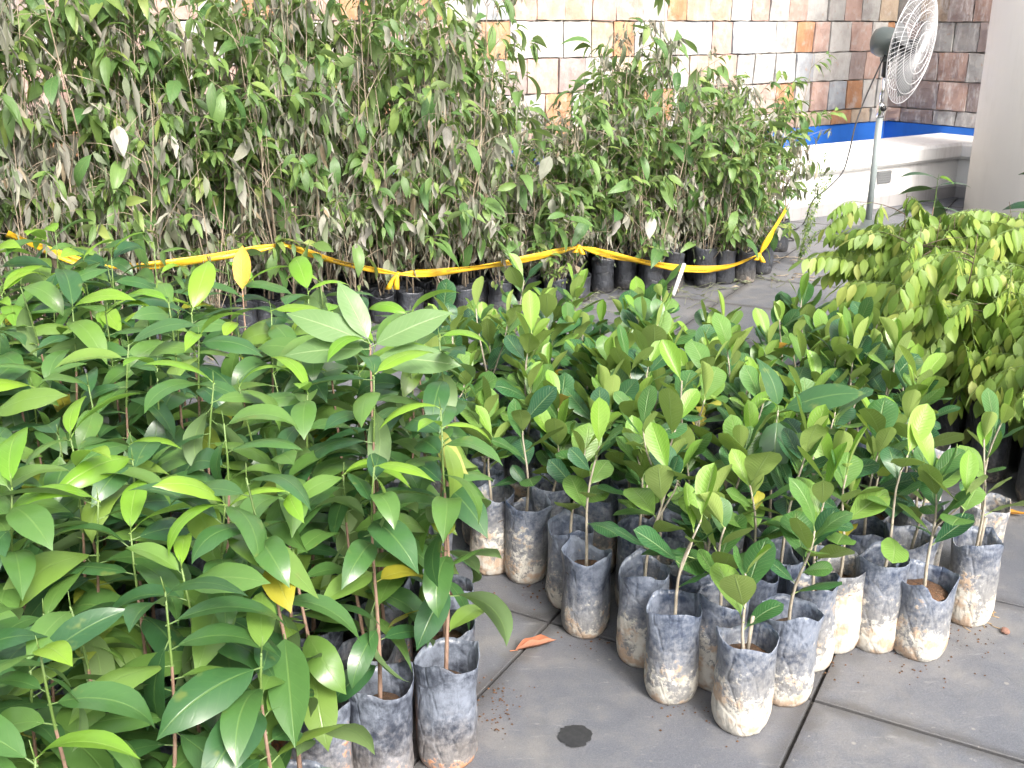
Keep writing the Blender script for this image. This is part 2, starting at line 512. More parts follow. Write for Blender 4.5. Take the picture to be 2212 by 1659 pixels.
for i in range(-12, 14):
    for j in range(-8, 18):
        c = e1 * (O1 + (i + .5) * SL) + e2 * (O2 + (j + .5) * SL)
        if c.y < 0.2 or c.y > 10.6 or abs(c.x) > .62 * c.y + 1.2:
            continue
        obj('slab', slab_me, ground, (c.x, c.y, rng.uniform(-.0012, .0012)), (rng.gauss(0, .0008), rng.gauss(0, .0008), GA))

# fountain basin in the corner of two stone walls
U1 = Vector((.823, .568, 0)).normalized()
U2 = Vector((U1.y, -U1.x, 0))
PC = Vector((3.92, 9.32, 0))                      # inside corner of the parapet
BA, BB = 1.15, .47
WC = PC - U2 * BA + U1 * BB                       # corner of the walls
BLUE_TOP = .55
def frame(origin, along, out):
    m = Matrix.Identity(4)
    for k, a in enumerate((along, out, Vector((0, 0, 1)))):
        for q in range(3):
            m[q][k] = a[q]
    m.translation = origin
    return m
def stone_wall(name, label, origin, along, out, length, mat, seed, wlo, whi, minw=0):
    rg = random.Random(seed)
    w = thing(name, label, 'wall')
    w.matrix_world = frame(origin, along, out)
    b = MB(); b.box((minw, -.30, -.05), (length, -.035, 2.75))
    obj('backing', b.mesh('wall_backing', M['mortar'], False), w)
    b = MB(); b.box((minw, -.0345, -.05), (length, -.001, BLUE_TOP))
    obj('blue_band', b.mesh('blue_band', M['blue'], False), w)
    z = BLUE_TOP + .003
    row = 0
    while z < 2.6:
        h = .135 if row == 0 else rg.uniform(.252, .268)
        x = minw + .004 + rg.uniform(-.0, .0)
        first = True
        while x < length - .05:
            ww = rg.uniform(wlo, whi)
            if first: ww *= rg.uniform(.5, 1); first = False
            if x + ww > length - .1: ww = length - x
            s = MB()
            g = .0028
            n = 4
            t = rg.uniform(.006, .022)
            tx, tz = rg.uniform(-.006, .006), rg.uniform(-.006, .006)
            verts, faces = [], []
            W2, H2 = ww / 2 - g, h / 2 - g
            for a in range(n + 1):
                for c in range(n + 1):
                    u, v = a / n * 2 - 1, c / n * 2 - 1
                    edge = max(abs(u), abs(v)) > .99
                    ex, ez = u * W2, v * H2
                    if edge:
                        ex += rg.uniform(-.007, .0015) * (1 if u > 0 else -1)
                        ez += rg.uniform(-.007, .0015) * (1 if v > 0 else -1)
                    d = t + u * tx + v * tz + (rg.uniform(-.007, -.003) if edge else rg.uniform(-.003, .004))
                    verts.append((ex, d, ez))
            for a in range(n):
                for c in range(n):
                    q = a * (n + 1) + c
                    faces.append((q, q + 1, q + n + 2, q + n + 1))
            rim = [c for c in range(n + 1)] + [a * (n + 1) + n for a in range(1, n + 1)] + [n * (n + 1) + c for c in range(n - 1, -1, -1)] + [a * (n + 1) for a in range(n - 1, 0, -1)]
            base = len(verts)
            for q in rim:
                p = verts[q]
                verts.append((p[0], -.04, p[2]))
            for q in range(len(rim)):
                q2 = (q + 1) % len(rim)
                faces.append((rim[q], base + q, base + q2, rim[q2]))
            s.add(verts, faces)
            me = s.mesh('stone', mat, False)
            obj('stone', me, w, (x + ww / 2, 0, z + h / 2))
            x += ww
        z += h
        row += 1
    return w
stone_wall('stone_wall', 'long fountain wall of pale pink, grey and rust stone blocks above a blue band', WC, -U1, U2, 9.6, M['stone_a'], 5, .20, .30)
stone_wall('stone_wall', 'water-streaked dark stone wall running behind the round column', WC, U2, -U1, 3.6, M['stone_b'], 9, .24, .36)

# white parapet: sections swept along the two runs, mitred at the inside corner
def sweep_L(profile, L1, L2):
    """profile: (d, z) with d = distance out of the basin; runs L1 along -U1 and L2 along U2 from the inside corner"""
    v, f = [], []
    n = len(profile)
    for d, z in profile:
        a = PC - U1 * L1 + U2 * d
        v.append((a.x, a.y, z))
    for d, z in profile:
        a = PC + U2 * d - U1 * d
        v.append((a.x, a.y, z))
    for d, z in profile:
        a = PC + U2 * L2 - U1 * d
        v.append((a.x, a.y, z))
    for s_ in range(2):
        for k in range(n):
            k2 = (k + 1) % n
            f.append((s_*n+k, s_*n+k2, (s_+1)*n+k2, (s_+1)*n+k))
    f.append(tuple(range(n))); f.append(tuple(2*n + k for k in range(n - 1, -1, -1)))
    m = MB(); m.add(v, f)
    return m
def fix(me):
    bm = bmesh.new(); bm.from_mesh(me); bmesh.ops.recalc_face_normals(bm, faces=bm.faces); bm.to_mesh(me); bm.free(); return me
par = thing('basin_parapet', 'low white painted parapet with wide coping around the fountain basin', 'parapet')
obj('parapet_wall', fix(sweep_L([(-.28, .0), (.0, .0), (.0, .10), (-.02, .34), (-.28, .34)], 9, 3).mesh('parapet_wall', M['white'], False)), par)
obj('coping', fix(sweep_L([(-.52, .30), (-.285, .30), (-.285, .338), (.02, .335), (.045, .36), (.045, .45), (.03, .475), (-.52, .485)], 9, 3).mesh('coping', M['white'], False)), par)
obj('plinth', fix(sweep_L([(-.05, -.01), (.012, -.01), (.012, .095), (.0, .112), (-.05, .112)], 9, 3).mesh('plinth', M['plinth'], False)), par)
vent_c = at(1868, 376, .22)
dd = (vent_c - PC).dot(-U1)
vm = Matrix(frame(PC - U1 * 1.02 + U2 * .0, -U1, U2))
m = MB(); m.box((-.085, -.03, .20), (.085, .006, .30))
for q in range(5):
    m.box((-.075, .004, .208 + q * .019), (.075, .010, .217 + q * .019))
vent = obj('vent_cover', m.mesh('vent_cover', M['vent'], False), par)
vent.matrix_world = vm
m = MB()
w0, w1, w2 = PC - U1 * 9 - U2 * .2, PC - U2 * .2 + U1 * .2, PC + U2 * 3 + U1 * .2
x0, x1, x2 = WC - U1 * 9.6, WC, WC + U2 * 3.6
m.add([(p.x, p.y, .20) for p in (w0, w1, w2, x2, x1, x0)], [(0, 1, 4, 5), (1, 2, 3, 4)])
wat = obj('basin_water', m.mesh('basin_water', M['water'], False)); wat['kind'] = 'structure'

# round column
m = MB()
m.lathe([(.43, -.01), (.43, 4.2)], 48)
colm = obj('column', m.mesh('column', M['column']), None, (4.10, 8.42, 0))
for p in colm.data.polygons:
    if len(p.vertices) > 4: p.use_smooth = False
tag(colm, 'round grey rendered concrete column standing beside the basin', 'column')

# ================================================================= LEAVES, STEMS, BAGS
def interp(tab, s):
    for (a, va), (b, vb) in zip(tab, tab[1:]):
        if s <= b:
            k = (s - a) / (b - a)
            k = k * k * (3 - 2 * k) * .5 + k * .5
            return va + (vb - va) * k
    return tab[-1][1]
ELL = [(0, .05), (.08, .42), (.22, .82), (.42, 1), (.62, .93), (.78, .66), (.88, .34), (.94, .13), (1, .0)]
OBO = [(0, .05), (.10, .28), (.28, .64), (.48, .92), (.64, 1), (.80, .88), (.90, .62), (.96, .34), (1, .0)]
LAN = [(0, .06), (.10, .45), (.28, .9), (.45, 1), (.65, .78), (.82, .42), (.93, .15), (1, 0)]
OVA = [(0, .15), (.10, .70), (.28, 1), (.5, .92), (.72, .62), (.88, .28), (1, 0)]
def leaf_verts(L, W, prof, arch, fold, pet=.02, n=10, across=5, wave=0.0, curl=0.0, rg=rng, power=1.3, twist=0.0, pr=.0013):
    """leaf along +X from the petiole base, upper face +Z"""
    ts = [q / (across - 1) * 2 - 1 for q in range(across)]
    v, f, uv = [], [], []
    x, z, ang = pet, pet * .12, 0.0
    ph = rg.uniform(0, 6.28)
    ds = L / n
    for i in range(n + 1):
        s = i / n
        a = -arch * (s ** power)
        if i:
            x += ds * math.cos(a); z += ds * math.sin(a)
        w = W / 2 * interp(prof, s)
        nx, nz = -math.sin(a), math.cos(a)
        tw = twist * s
        for t in ts:
            fo = fold + curl * abs(t)
            y = t * w * math.cos(fo)
            up = abs(t) * w * math.sin(fo) + wave * W * math.sin(ph + s * 13 + (t > 0) * 2) * abs(t) ** 2 * min(1, w / W * 3)
            y2 = y * math.cos(tw) - up * math.sin(tw)
            up2 = y * math.sin(tw) + up * math.cos(tw)
            v.append((x + nx * up2, y2, z + nz * up2))
            uv.append((s, t * .5 + .5))
    for i in range(n):
        for k in range(across - 1):
            q = i * across + k
            f.append((q, q + across, q + across + 1, q + 1))
    b = len(v)
    if pet > 0:
        px = [(-.004, 0), (pet + L * .06, pet * .12 - .0012)]
        for (xx, zz), rr in zip(px, (pr * 1.25, pr * .8)):
            for q in range(4):
                aa = q * math.pi / 2 + .785
                v.append((xx, rr * math.cos(aa), zz + rr * math.sin(aa)))
                uv.append((.02, .5))
        for q in range(4):
            f.append((b + q, b + 4 + q, b + 4 + (q + 1) % 4, b + (q + 1) % 4))
    return v, f, uv
def leaf_mesh(name, mat, **kw):
    m = MB()
    v, f, uv = leaf_verts(**kw)
    m.add(v, f, uv)
    return m.mesh(name, mat)
rl = random.Random(3)
LEAF = {}
def family(key, mat, count, fn):
    LEAF[key] = [leaf_mesh(key, M[mat], **fn(i), rg=rl) for i in range(count)]
U = rl.uniform
family('long', 'long_leaf', 14, lambda i: dict(L=.180, W=U(.058, .074), prof=ELL, arch=U(.6, 1.7), fold=U(-.1, .28), pet=.016, n=12, wave=U(0, .03), curl=U(-.35, .1), twist=U(-.5, .5), power=U(1, 1.6)))
family('young', 'long_young', 6, lambda i: dict(L=.165, W=U(.046, .060), prof=ELL, arch=U(1.0, 2.2), fold=U(.2, .6), pet=.012, n=12, wave=.02, curl=U(-.9, -.2), twist=U(-.4, .4), power=U(.9, 1.3)))
family('yellow', 'long_yellow', 4, lambda i: dict(L=.155, W=U(.055, .068), prof=ELL, arch=U(.8, 1.5), fold=U(.05, .4), pet=.016, n=12, wave=.03, curl=U(-.3, .1), twist=U(-.5, .5)))
family('pale', 'pale_leaf', 3, lambda i: dict(L=.18, W=.072, prof=ELL, arch=U(.2, .6), fold=U(.1, .2), pet=.016, n=12, wave=.02, curl=-.1))
family('jack', 'jack_leaf', 12, lambda i: dict(L=.108, W=U(.060, .076), prof=OBO, arch=U(-.25, .75), fold=U(.05, .32), pet=.014, n=10, wave=U(0, .035), curl=U(-.3, .15), twist=U(-.25, .25)))
family('jackyoung', 'jack_young', 4, lambda i: dict(L=.105, W=U(.044, .058), prof=OBO, arch=U(-.2, .4), fold=U(.25, .55), pet=.012, n=9, curl=U(-.2, .2)))
family('jackold', 'jack_old', 3, lambda i: dict(L=.09, W=.05, prof=OBO, arch=U(.5, 1.2), fold=U(.1, .4), pet=.014, n=9, wave=.04))
family('fresh', 'fresh_leaf', 12, lambda i: dict(L=.155, W=U(.042, .064), prof=ELL if i % 3 else OVA, arch=U(.5, 1.5), fold=U(.05, .4), pet=.016, n=9, wave=U(0, .03), curl=U(-.3, .1), twist=U(-.6, .6), pr=.001))
family('wiltbig', 'wilted_big', 5, lambda i: dict(L=.125, W=U(.05, .068), prof=OVA, arch=U(.1, .9), fold=U(.2, .7), pet=.016, n=8, wave=.08, curl=U(-.8, .2), twist=U(-.8, .8), pr=.001))
family('dark', 'dark_leaf', 4, lambda i: dict(L=.17, W=.06, prof=ELL, arch=U(.5, 1.1), fold=U(.05, .3), pet=.02, n=10, curl=-.2))
family('bigdark', 'long_leaf', 2, lambda i: dict(L=.17, W=.082, prof=OVA if i else ELL, arch=U(.5, .9), fold=.12, pet=.02, n=12, curl=-.15))
family('orange', 'orange_leaf', 2, lambda i: dict(L=.11, W=.045, prof=ELL, arch=.5, fold=.2, pet=.014, n=9, wave=.03))

def leaf_at(parent, mesh, p, az, el, roll=0.0, sc=1.0, name='leaf'):
    mt = Matrix.Translation(p) @ Matrix.Rotation(az, 4, 'Z') @ Matrix.Rotation(-el, 4, 'Y') @ Matrix.Rotation(roll, 4, 'X') @ Matrix.Scale(sc, 4)
    o = bpy.data.objects.new(name, mesh)
    COL.objects.link(o)
    o.parent = parent
    o.matrix_local = mt
    return o

def bag_mesh(name, mat, rb, h, seed, torn=0.0, segs=28):
    rg = random.Random(seed)
    m = MB()
    ph = [rg.uniform(0, 6.28) for _ in range(8)]
    oval = rg.uniform(.02, .09)
    hole = rg.uniform(0, 6.28)
    def rad(a, z):
        u = z / h
        prof = interp([(0, .84), (.05, .95), (.16, 1.03), (.45, 1.0), (.72, .97), (1, 1.03)], u)
        k = 1 + oval * (u ** 1.2) * math.cos(2 * (a - ph[0]))
        k += .022 * math.sin(3 * a + ph[1] + u * 2.5) + .012 * math.sin(5 * a + ph[2] - u * 4)
        k += (.03 + .03 * u) * noise.noise(Vector((math.cos(a) * 3.2 + seed * 1.7, math.sin(a) * 3.2, u * 4)))
        # two seams of the flat-pressed bag stand out as ridges
        for s_ in (0, math.pi):
            dlt = (a - ph[0] - s_ + math.pi) % (2 * math.pi) - math.pi
            k += .075 * math.exp(-(dlt / .16) ** 2) * (.35 + .65 * u)
        k += .030 * noise.noise(Vector((math.cos(a) * 2 + seed, math.sin(a) * 2, u * 3)))
        k -= .10 * math.exp(-(((a - ph[7] + math.pi) % (2 * math.pi) - math.pi) / .5) ** 2 - ((u - .75) / .22) ** 2)
        return rb * prof * k
    def rim(a):
        z = h + .009 * math.sin(2 * a + ph[4]) + .005 * math.sin(3 * a + ph[5]) + .007 * noise.noise(Vector((math.cos(a) * 1.6, math.sin(a) * 1.6, seed * .37)))
        for s_ in (0, math.pi):
            dlt = (a - ph[0] - s_ + math.pi) % (2 * math.pi) - math.pi
            z += .011 * math.exp(-(dlt / .22) ** 2)
        if torn:
            dlt = (a - hole + math.pi) % (2 * math.pi) - math.pi
            z -= torn * math.exp(-(dlt / .55) ** 4)
        return z
    zs = [0, .035, .09, .18, .30, .42, .54, .66, .78, .88, .95, 1]
    v, f = [], []
    for i, u in enumerate(zs):
        for k in range(segs):
            a = 2 * math.pi * k / segs
            z = u * rim(a) if u > .4 else u * h * .4 / .4
            if .4 < u: z = h * .42 + (rim(a) - h * .42) * (u - .42) / .58 if u > .42 else u * h
            r_ = rad(a, min(z, h)) + (rg.uniform(-.0005, .0005))
            if u == 0: z = 0
            if 0 < u < .3: z += rg.uniform(-.002, .002)
            v.append((r_ * math.cos(a), r_ * math.sin(a), z))
    n0 = len(zs)
    for i, u in enumerate((1, .93, .82, .70, .62)):
        for k in range(segs):
            a = 2 * math.pi * k / segs
            z = h * .42 + (rim(a) - h * .42) * (u - .42) / .58 + (.0012 if i == 0 else 0)
            r_ = rad(a, min(z, h)) - .0022 * (1 if i else .6)
            v.append((r_ * math.cos(a), r_ * math.sin(a), z))
    tot = n0 + 5
    for i in range(tot - 1):
        for k in range(segs):
            f.append((i*segs+k, i*segs+(k+1)%segs, (i+1)*segs+(k+1)%segs, (i+1)*segs+k))
    f.append(tuple(range(segs - 1, -1, -1)))
    m.add(v, f)
    return m.mesh(name, mat)
def soil_mesh(rb, seed):
    rg = random.Random(seed)
    m = MB()
    v, f, n = [(0, 0, .006)], [], 14
    for j, r_ in enumerate((.35, .7, .93)):
        for k in range(n):
            a = 6.2832 * k / n
            v.append((rb * r_ * math.cos(a), rb * r_ * math.sin(a), rg.uniform(-.004, .005) - (j == 2) * .006))
    for k in range(n):
        f.append((0, 1 + k, 1 + (k + 1) % n))
        for j in range(2):
            b = 1 + j * n
            f.append((b + k, b + n + k, b + n + (k + 1) % n, b + (k + 1) % n))
    m.add(v, f)
    return m.mesh('soil', M['soil'])
SOIL = [soil_mesh(.058, 40 + i) for i in range(4)]
BAGS = {'mud': [bag_mesh('bag', M['bag_mud'], .060, .215 + .006 * (i % 5), 100 + i, torn=.03 if i in (3, 7) else 0) for i in range(10)],
        'clay': [bag_mesh('bag', M['bag_clay'], .062, .225 + .006 * (i % 4), 200 + i) for i in range(7)],
        'dust': [bag_mesh('bag', M['bag_dust'], .066, .235 + .01 * (i % 3), 300 + i, segs=20) for i in range(5)]}
BAGS['torn'] = [bag_mesh('bag', M['bag_mud'], .064, .21, 555, torn=.055)]
def pot(root, kind, rg, soil_z=.172, idx=None, sc=1.0, tilt=.03):
    me = BAGS[kind][idx if idx is not None else rg.randrange(len(BAGS[kind]))]
    b = obj('bag', me, root, (0, 0, 0), (rg.gauss(0, tilt) * .5, rg.gauss(0, tilt) * .5, rg.uniform(0, 6.28)), sc)
    obj('soil', SOIL[rg.randrange(4)], b, (0, 0, soil_z))
    return b
def stem_curve(H, z0, rg, lean=.05, wob=.012):
    ax, ay = rg.gauss(0, lean) * H, rg.gauss(0, lean) * H
    p1, p2 = rg.uniform(0, 6.28), rg.uniform(0, 6.28)
    def c(u):
        return Vector((ax * u ** 1.4 + wob * math.sin(p1 + u * 5) * u, ay * u ** 1.4 + wob * math.sin(p2 + u * 4.3) * u, z0 + (H - z0) * u))
    return c

# ---------------------------------------------------------------- long-leaved saplings
def long_sapling(loc, H, rg, label, group=None, leaves=13, low=.34, lsc=1.0, bag=None, leaf_keys=('long',), young=2, cat='sapling', name='long_leaved_sapling', bagkind='clay', az0=None, yellow=.03, lean=.035):
    t = thing(name, label, cat, loc, 0, group)
    pot(t, bagkind, rg, .178, bag)
    c = stem_curve(H, .15, rg, lean)
    m = MB()
    n = 9
    m.tube([c(i / n) for i in range(n + 1)], [.0050 - .0034 * (i / n) for i in range(n + 1)], 7, mi=0)
    for q in range(6, n):
        pass
    me = m.mesh('stem', [M['stem_pink'], M['stem_green']])
    for p in me.polygons:
        if p.center.z > .15 + (H - .15) * .74: p.material_index = 1
    obj('stem', me, t)
    a0 = rg.uniform(0, 6.28) if az0 is None else az0
    for i in range(leaves):
        u = low + (.985 - low) * (i / (leaves - 1)) ** .85 + rg.uniform(-.012, .012)
        az = a0 + (i % 2) * math.pi + rg.gauss(0, .42) + i * .10
        top = (i / (leaves - 1))
        el = rg.uniform(-.4, .2) + .55 * top
        if rg.random() < .16: el = rg.uniform(-1.25, -.7)
        key = rg.choice(leaf_keys)
        if key == 'long' and rg.random() < yellow * (2 - 2 * top): key = 'yellow'
        sc = lsc * rg.uniform(.78, 1.14) * (.80 + .2 * math.sin(math.pi * min(1, .25 + top * .75)))
        leaf_at(t, rg.choice(LEAF[key]), c(u), az, el, rg.gauss(0, .3), sc)
    for i in range(rg.choice((0, 1, 1, 2)) if young == 2 else young):
        leaf_at(t, rg.choice(LEAF['young']), c(1.0), rg.uniform(0, 6.28), rg.uniform(.2, 1.0), rg.gauss(0, .3), lsc * rg.uniform(.6, 1.05))
    m = MB(); p = c(.995)
    m.tube([p, p + Vector((rg.uniform(-.004, .004), rg.uniform(-.004, .004), .028))], [.0015, .0004], 5)
    obj('leaf_bud', m.mesh('leaf_bud', M['stem_green']), t)
    return t

# ---------------------------------------------------------------- jackfruit saplings
def jack_sapling(loc, H, rg, label, group=None, leaves=9, bag=None, bagkind='mud', branches=0, stub=False, old=.025, lsc=1.0, tilt=.03, lean=.05):
    t = thing('jackfruit_sapling', label, 'sapling', loc, 0, group)
    pot(t, bagkind, rg, .170, bag, tilt=tilt)
    c = stem_curve(H, .14, rg, lean, .014)
    m = MB()
    n = 8
    m.tube([c(i / n) for i in range(n + 1)], [.0046 - .0026 * (i / n) for i in range(n + 1)], 7)
    tips = [(c(1.0), c, 1.0)]
    for b in range(branches):
        u0 = rg.uniform(.25, .5)
        az = rg.uniform(0, 6.28)
        p0 = c(u0)
        d = Vector((math.cos(az), math.sin(az), 0))
        ln = (H - p0.z) * rg.uniform(.6, .95)
        pts = [p0 + d * (.05 * math.sin(k * .5)) * k / 3 + Vector((0, 0, ln * k / 4)) for k in range(5)]
        m.tube(pts, [.003, .0027, .0024, .002, .0016], 6)
        tips.append((pts[-1], None, .75))
    if stub:
        p0 = c(.12) + Vector((.006, 0, 0)); m.tube([p0, p0 + Vector((.006, 0, .10))], .0042, 7)
    obj('stem', m.mesh('stem', M['stem_grey']), t)
    for tip, cv, k in tips:
        cnt = max(3, int(round(leaves * k / (1 + .35 * branches))))
        a0 = rg.uniform(0, 6.28)
        for i in range(cnt):
            top = i / max(1, cnt - 1)
            if cv:
                p = cv(.42 + .57 * top)
            else:
                p = tip - Vector((0, 0, .06 * (1 - top)))
            key = 'jack'
            q = rg.random()
            if q < old * (1 - top): key = 'jackold'
            elif top > .8 and q < .6: key = 'jackyoung'
            el = rg.uniform(.15, .8) + .65 * top
            leaf_at(t, rg.choice(LEAF[key]), p, a0 + i * 2.4 + rg.gauss(0, .3), el, rg.gauss(0, .35), lsc * k ** .3 * rg.uniform(.62, 1.2))
    return t

def in_poly(p, poly):
    x, y = p
    ins = False
    for i in range(len(poly)):
        (x1, y1), (x2, y2) = poly[i], poly[i - 1]
        if (y1 > y) != (y2 > y) and x < (x2 - x1) * (y - y1) / (y2 - y1) + x1:
            ins = not ins
    return ins
def fill(poly, pitch, taken, mind, rg, rot=0.0, jit=.12):
    xs, ys = [p[0] for p in poly], [p[1] for p in poly]
    cx, cy = sum(xs) / len(xs), sum(ys) / len(ys)
    R_ = max(max(xs) - min(xs), max(ys) - min(ys))
    out = []
    n = int(R_ / pitch) + 3
    for i in range(-n, n):
        for j in range(-n, n):
            a, b = (i + .5 * (j % 2)) * pitch, j * pitch * .88
            x = cx + a * math.cos(rot) - b * math.sin(rot) + rg.gauss(0, jit * pitch)
            y = cy + a * math.sin(rot) + b * math.cos(rot) + rg.gauss(0, jit * pitch)
            if in_poly((x, y), poly) and all((x - q[0]) ** 2 + (y - q[1]) ** 2 > mind * mind for q in taken):
                out.append((x, y)); taken.append((x, y))
    return out

# the bed of long-leaved saplings
rg = random.Random(21)
bed = [(-.13, 1.80), (-.165, 2.19), (-.20, 2.62), (-.55, 2.85), (-1.0, 3.10), (-1.95, 3.50), (-2.0, 2.2), (-1.15, .95), (-.55, .95), (-.36, 1.25), (-.33, 1.60)]
taken = []
edge = [((-.135, 1.82), .74, 'long-leaved sapling in a rust-stained bag on the outer corner of its bed', 3),
        ((-.26, 1.74), .70, 'thin sapling with bare lower stem in a wide open bag beside the rust-stained corner bag', 2),
        ((-.145, 1.97), .72, 'sapling with sparse yellow-green lower leaves in an edge bag next to the dried red leaf', 0),
        ((-.155, 2.14), .82, 'tall straight-stemmed sapling at the bed edge facing the jackfruit bags', 4),
        ((-.375, 1.70), .66, 'sapling with smooth pinkish stem and a rolled-rim bag at the open front of the bed', 1)]
for (x, y), H, lb, b in edge:
    taken.append((x, y))
    long_sapling((x, y, 0), H, rg, lb, None, 15, .24, .92, b, az0=rg.uniform(0, 6), lean=.02)
def custom_sapling(loc, H, label, specs, name, rg, bagkind='clay', stem='stem_pink'):
    t = thing(name, label, 'sapling', loc)
    pot(t, bagkind, rg, .15)
    m = MB(); m.tube([(0, 0, .14), (.004, .006, H * .45), (-.004, .004, H * .75), (0, 0, H)], [.0045, .004, .003, .0018], 7)
    obj('stem', m.mesh('stem', M[stem]), t)
    for key, q, u, az, el, roll, sc in specs:
        leaf_at(t, LEAF[key][q], Vector((0, 0, H * u)), R(az), R(el), R(roll), sc)
    return t
taken.append((-.30, 2.12))
custom_sapling((-.30, 2.12, 0), .81, 'sapling with very large pale green leaves standing above the dark bed',
               [('pale', 0, 1, 178, 24, -45, .98), ('pale', 1, .985, 186, 2, -40, .95), ('pale', 2, 1, 140, 55, -20, .8), ('pale', 0, .99, 8, 26, 45, .98), ('pale', 1, .96, -8, 2, 42, 1.0),
                ('young', 1, 1, 230, 40, 0, .8), ('long', 3, .9, 190, 5, 0, 1.0), ('long', 5, .84, 20, 0, 0, 1.0), ('long', 6, .76, 200, 0, 0, 1), ('long', 7, .7, 330, -10, 0, 1), ('long', 9, .62, 150, -10, 0, 1)], 'pale_leaved_sapling', rg)
taken.append((-.74, 2.80))
custom_sapling((-.74, 2.80, 0), .76, 'long-leaved sapling carrying one dying orange leaf at its top before the tape',
               [('orange', 0, .98, 95, 75, 0, 1.15), ('young', 0, 1, 10, 50, 0, .9), ('long', 1, .97, 170, 20, 0, 1), ('long', 2, .92, -20, 15, 0, 1), ('long', 4, .86, 200, 0, 0, 1), ('long', 8, .8, 20, 5, 0, 1.05), ('long', 10, .72, 250, -10, 0, 1), ('long', 11, .64, 70, -10, 0, 1)], 'long_leaved_sapling', rg)
for (x, y) in fill(bed, .137, taken, .112, rg, .35):
    far = max(0, y - 1.9)
    H = rg.uniform(.62, .82) + .05 * min(1, max(0, far))
    if y < 1.45: H = rg.uniform(.56, .70)
    back = 2.62 - .52 * (x + .2)
    if x > -.36:
        zone = ('long-leaved sapling in the outer row of its bed facing the jackfruit bags', 'long-leaved saplings facing the jackfruit')
    elif y > back - .42:
        zone = ('long-leaved sapling in the rows of its bed next to the yellow tape', 'long-leaved saplings next to the tape')
    elif y < 1.55:
        zone = ('long-leaved sapling in the narrow end of its bed farthest from the yellow tape', 'long-leaved saplings at the narrow end')
    else:
        zone = ('long-leaved sapling packed in the middle of its dense glossy green bed', 'long-leaved saplings in the middle of the bed')
    long_sapling((x, y, 0), H, rg, zone[0], zone[1], rg.randint(14, 17), .26, rg.uniform(.9, 1.15))

# jackfruit saplings: the outer bags one by one, the rest in close rows
rg = random.Random(33)
front = [
 ((1597, 1560), .36, dict(leaves=6, bag=0, stub=True, branches=0), 'jackfruit sapling with a cut stub in the foremost pale mud-caked bag'),
 ((1690, 1500), .43, dict(leaves=9, bag=1, branches=1), 'forked jackfruit sapling in a round-rimmed muddy bag beside the foremost bag'),
 ((1447, 1495), .44, dict(leaves=6, bag=2, branches=1), 'jackfruit sapling with few leaves in a short bag with folded-in collar'),
 ((1543, 1468), .40, dict(leaves=7, bag=3), 'jackfruit sapling with bare grey stick stem in the bag behind the folded-collar bag'),
 ((1385, 1418), .50, dict(leaves=8, bag=4, branches=1), 'tall jackfruit sapling in a grey-brown bag second inward from the folded-collar bag'),
 ((1262, 1356), .50, dict(leaves=7, bag=5), 'jackfruit sapling with two glossy dark leaves in a tall speckled upright bag'),
 ((1230, 1298), .44, dict(leaves=7, bag=6), 'jackfruit sapling in a dark bag half hidden behind the speckled upright bag'),
 ((1135, 1243), .44, dict(leaves=8, bag=7), 'jackfruit sapling in a clean blue-black bag near the long-leaved bed'),
 ((1060, 1225), .40, dict(leaves=7, bag=8), 'jackfruit sapling at the row end closest to the long-leaved bed'),
 ((1980, 1403), .46, dict(leaves=9, bagkind='torn', bag=0, branches=1), 'jackfruit sapling in a torn crumpled white-muddy bag with debris on its soil'),
 ((1885, 1388), .50, dict(leaves=7, bag=9), 'jackfruit sapling with long bare stem in a tall smooth bag beside the torn bag'),
 ((1797, 1388), .46, dict(leaves=8, bag=1), 'jackfruit sapling in a low bag standing on the slab joint'),
 ((2085, 1333), .50, dict(leaves=8, bag=2, stub=True), 'leaning jackfruit sapling with cut top in the outermost bag by the straw scraps'),
 ((2100, 1240), .48, dict(leaves=8, bag=5), 'jackfruit sapling with pale leaves in the bag behind the straw scraps'),
 ((1740, 1428), .46, dict(leaves=8, bag=7), 'jackfruit sapling wedged between the round-rimmed bag and the low joint bag'),
]
taken = []
for (x, y), H, kw, lb in front:
    p = at(x, y)
    taken.append((p.x, p.y))
    jack_sapling((p.x, p.y, 0), H, rg, lb, None, lean=.03, **kw)
# a broad-leaved sapling of another kind stands among them
taken.append((.66, 2.43))
custom_sapling((.66, 2.43, 0), .545, 'sapling with three very long dark leaves rising above the jackfruit saplings',
               [('bigdark', 1, 1, 125, 74, 0, .78), ('bigdark', 0, .99, -18, 30, 25, 1.15), ('bigdark', 1, .97, -105, -42, 0, .98), ('young', 2, 1, 200, 60, 0, .4)], 'broad_leaved_sapling', rg, 'mud', 'stem_grey')
jpoly = [(-.09, 2.60), (.04, 2.57), (.15, 2.44), (.31, 2.22), (.50, 2.06), (.75, 2.22), (.99, 2.26), (1.20, 2.40), (1.32, 2.60), (1.30, 2.95), (1.20, 3.30), (1.12, 3.62), (.62, 3.80), (-.10, 3.88), (-.28, 3.3), (-.16, 2.72)]
for (x, y) in fill(jpoly, .121, taken, .104, rg, -.5):
    if y > 3.35:
        zone = ('jackfruit sapling in the back rows towards the yellow tape', 'jackfruit saplings towards the tape')
    elif x > .95:
        zone = ('jackfruit sapling in the rows alongside the star fruit bed', 'jackfruit saplings alongside the star fruit')
    elif x < .22:
        zone = ('jackfruit sapling in the rows alongside the long-leaved bed', 'jackfruit saplings alongside the long-leaved bed')
    else:
        zone = ('jackfruit sapling with upright oval leaves in the middle of its bed', 'jackfruit saplings in the middle of their bed')
    jack_sapling((x, y, 0), rg.choice((.34, .40, .44, .48, .54)) + rg.uniform(-.03, .04), rg, zone[0], zone[1], rg.randint(11, 17), branches=1 if rg.random() < .4 else 0)

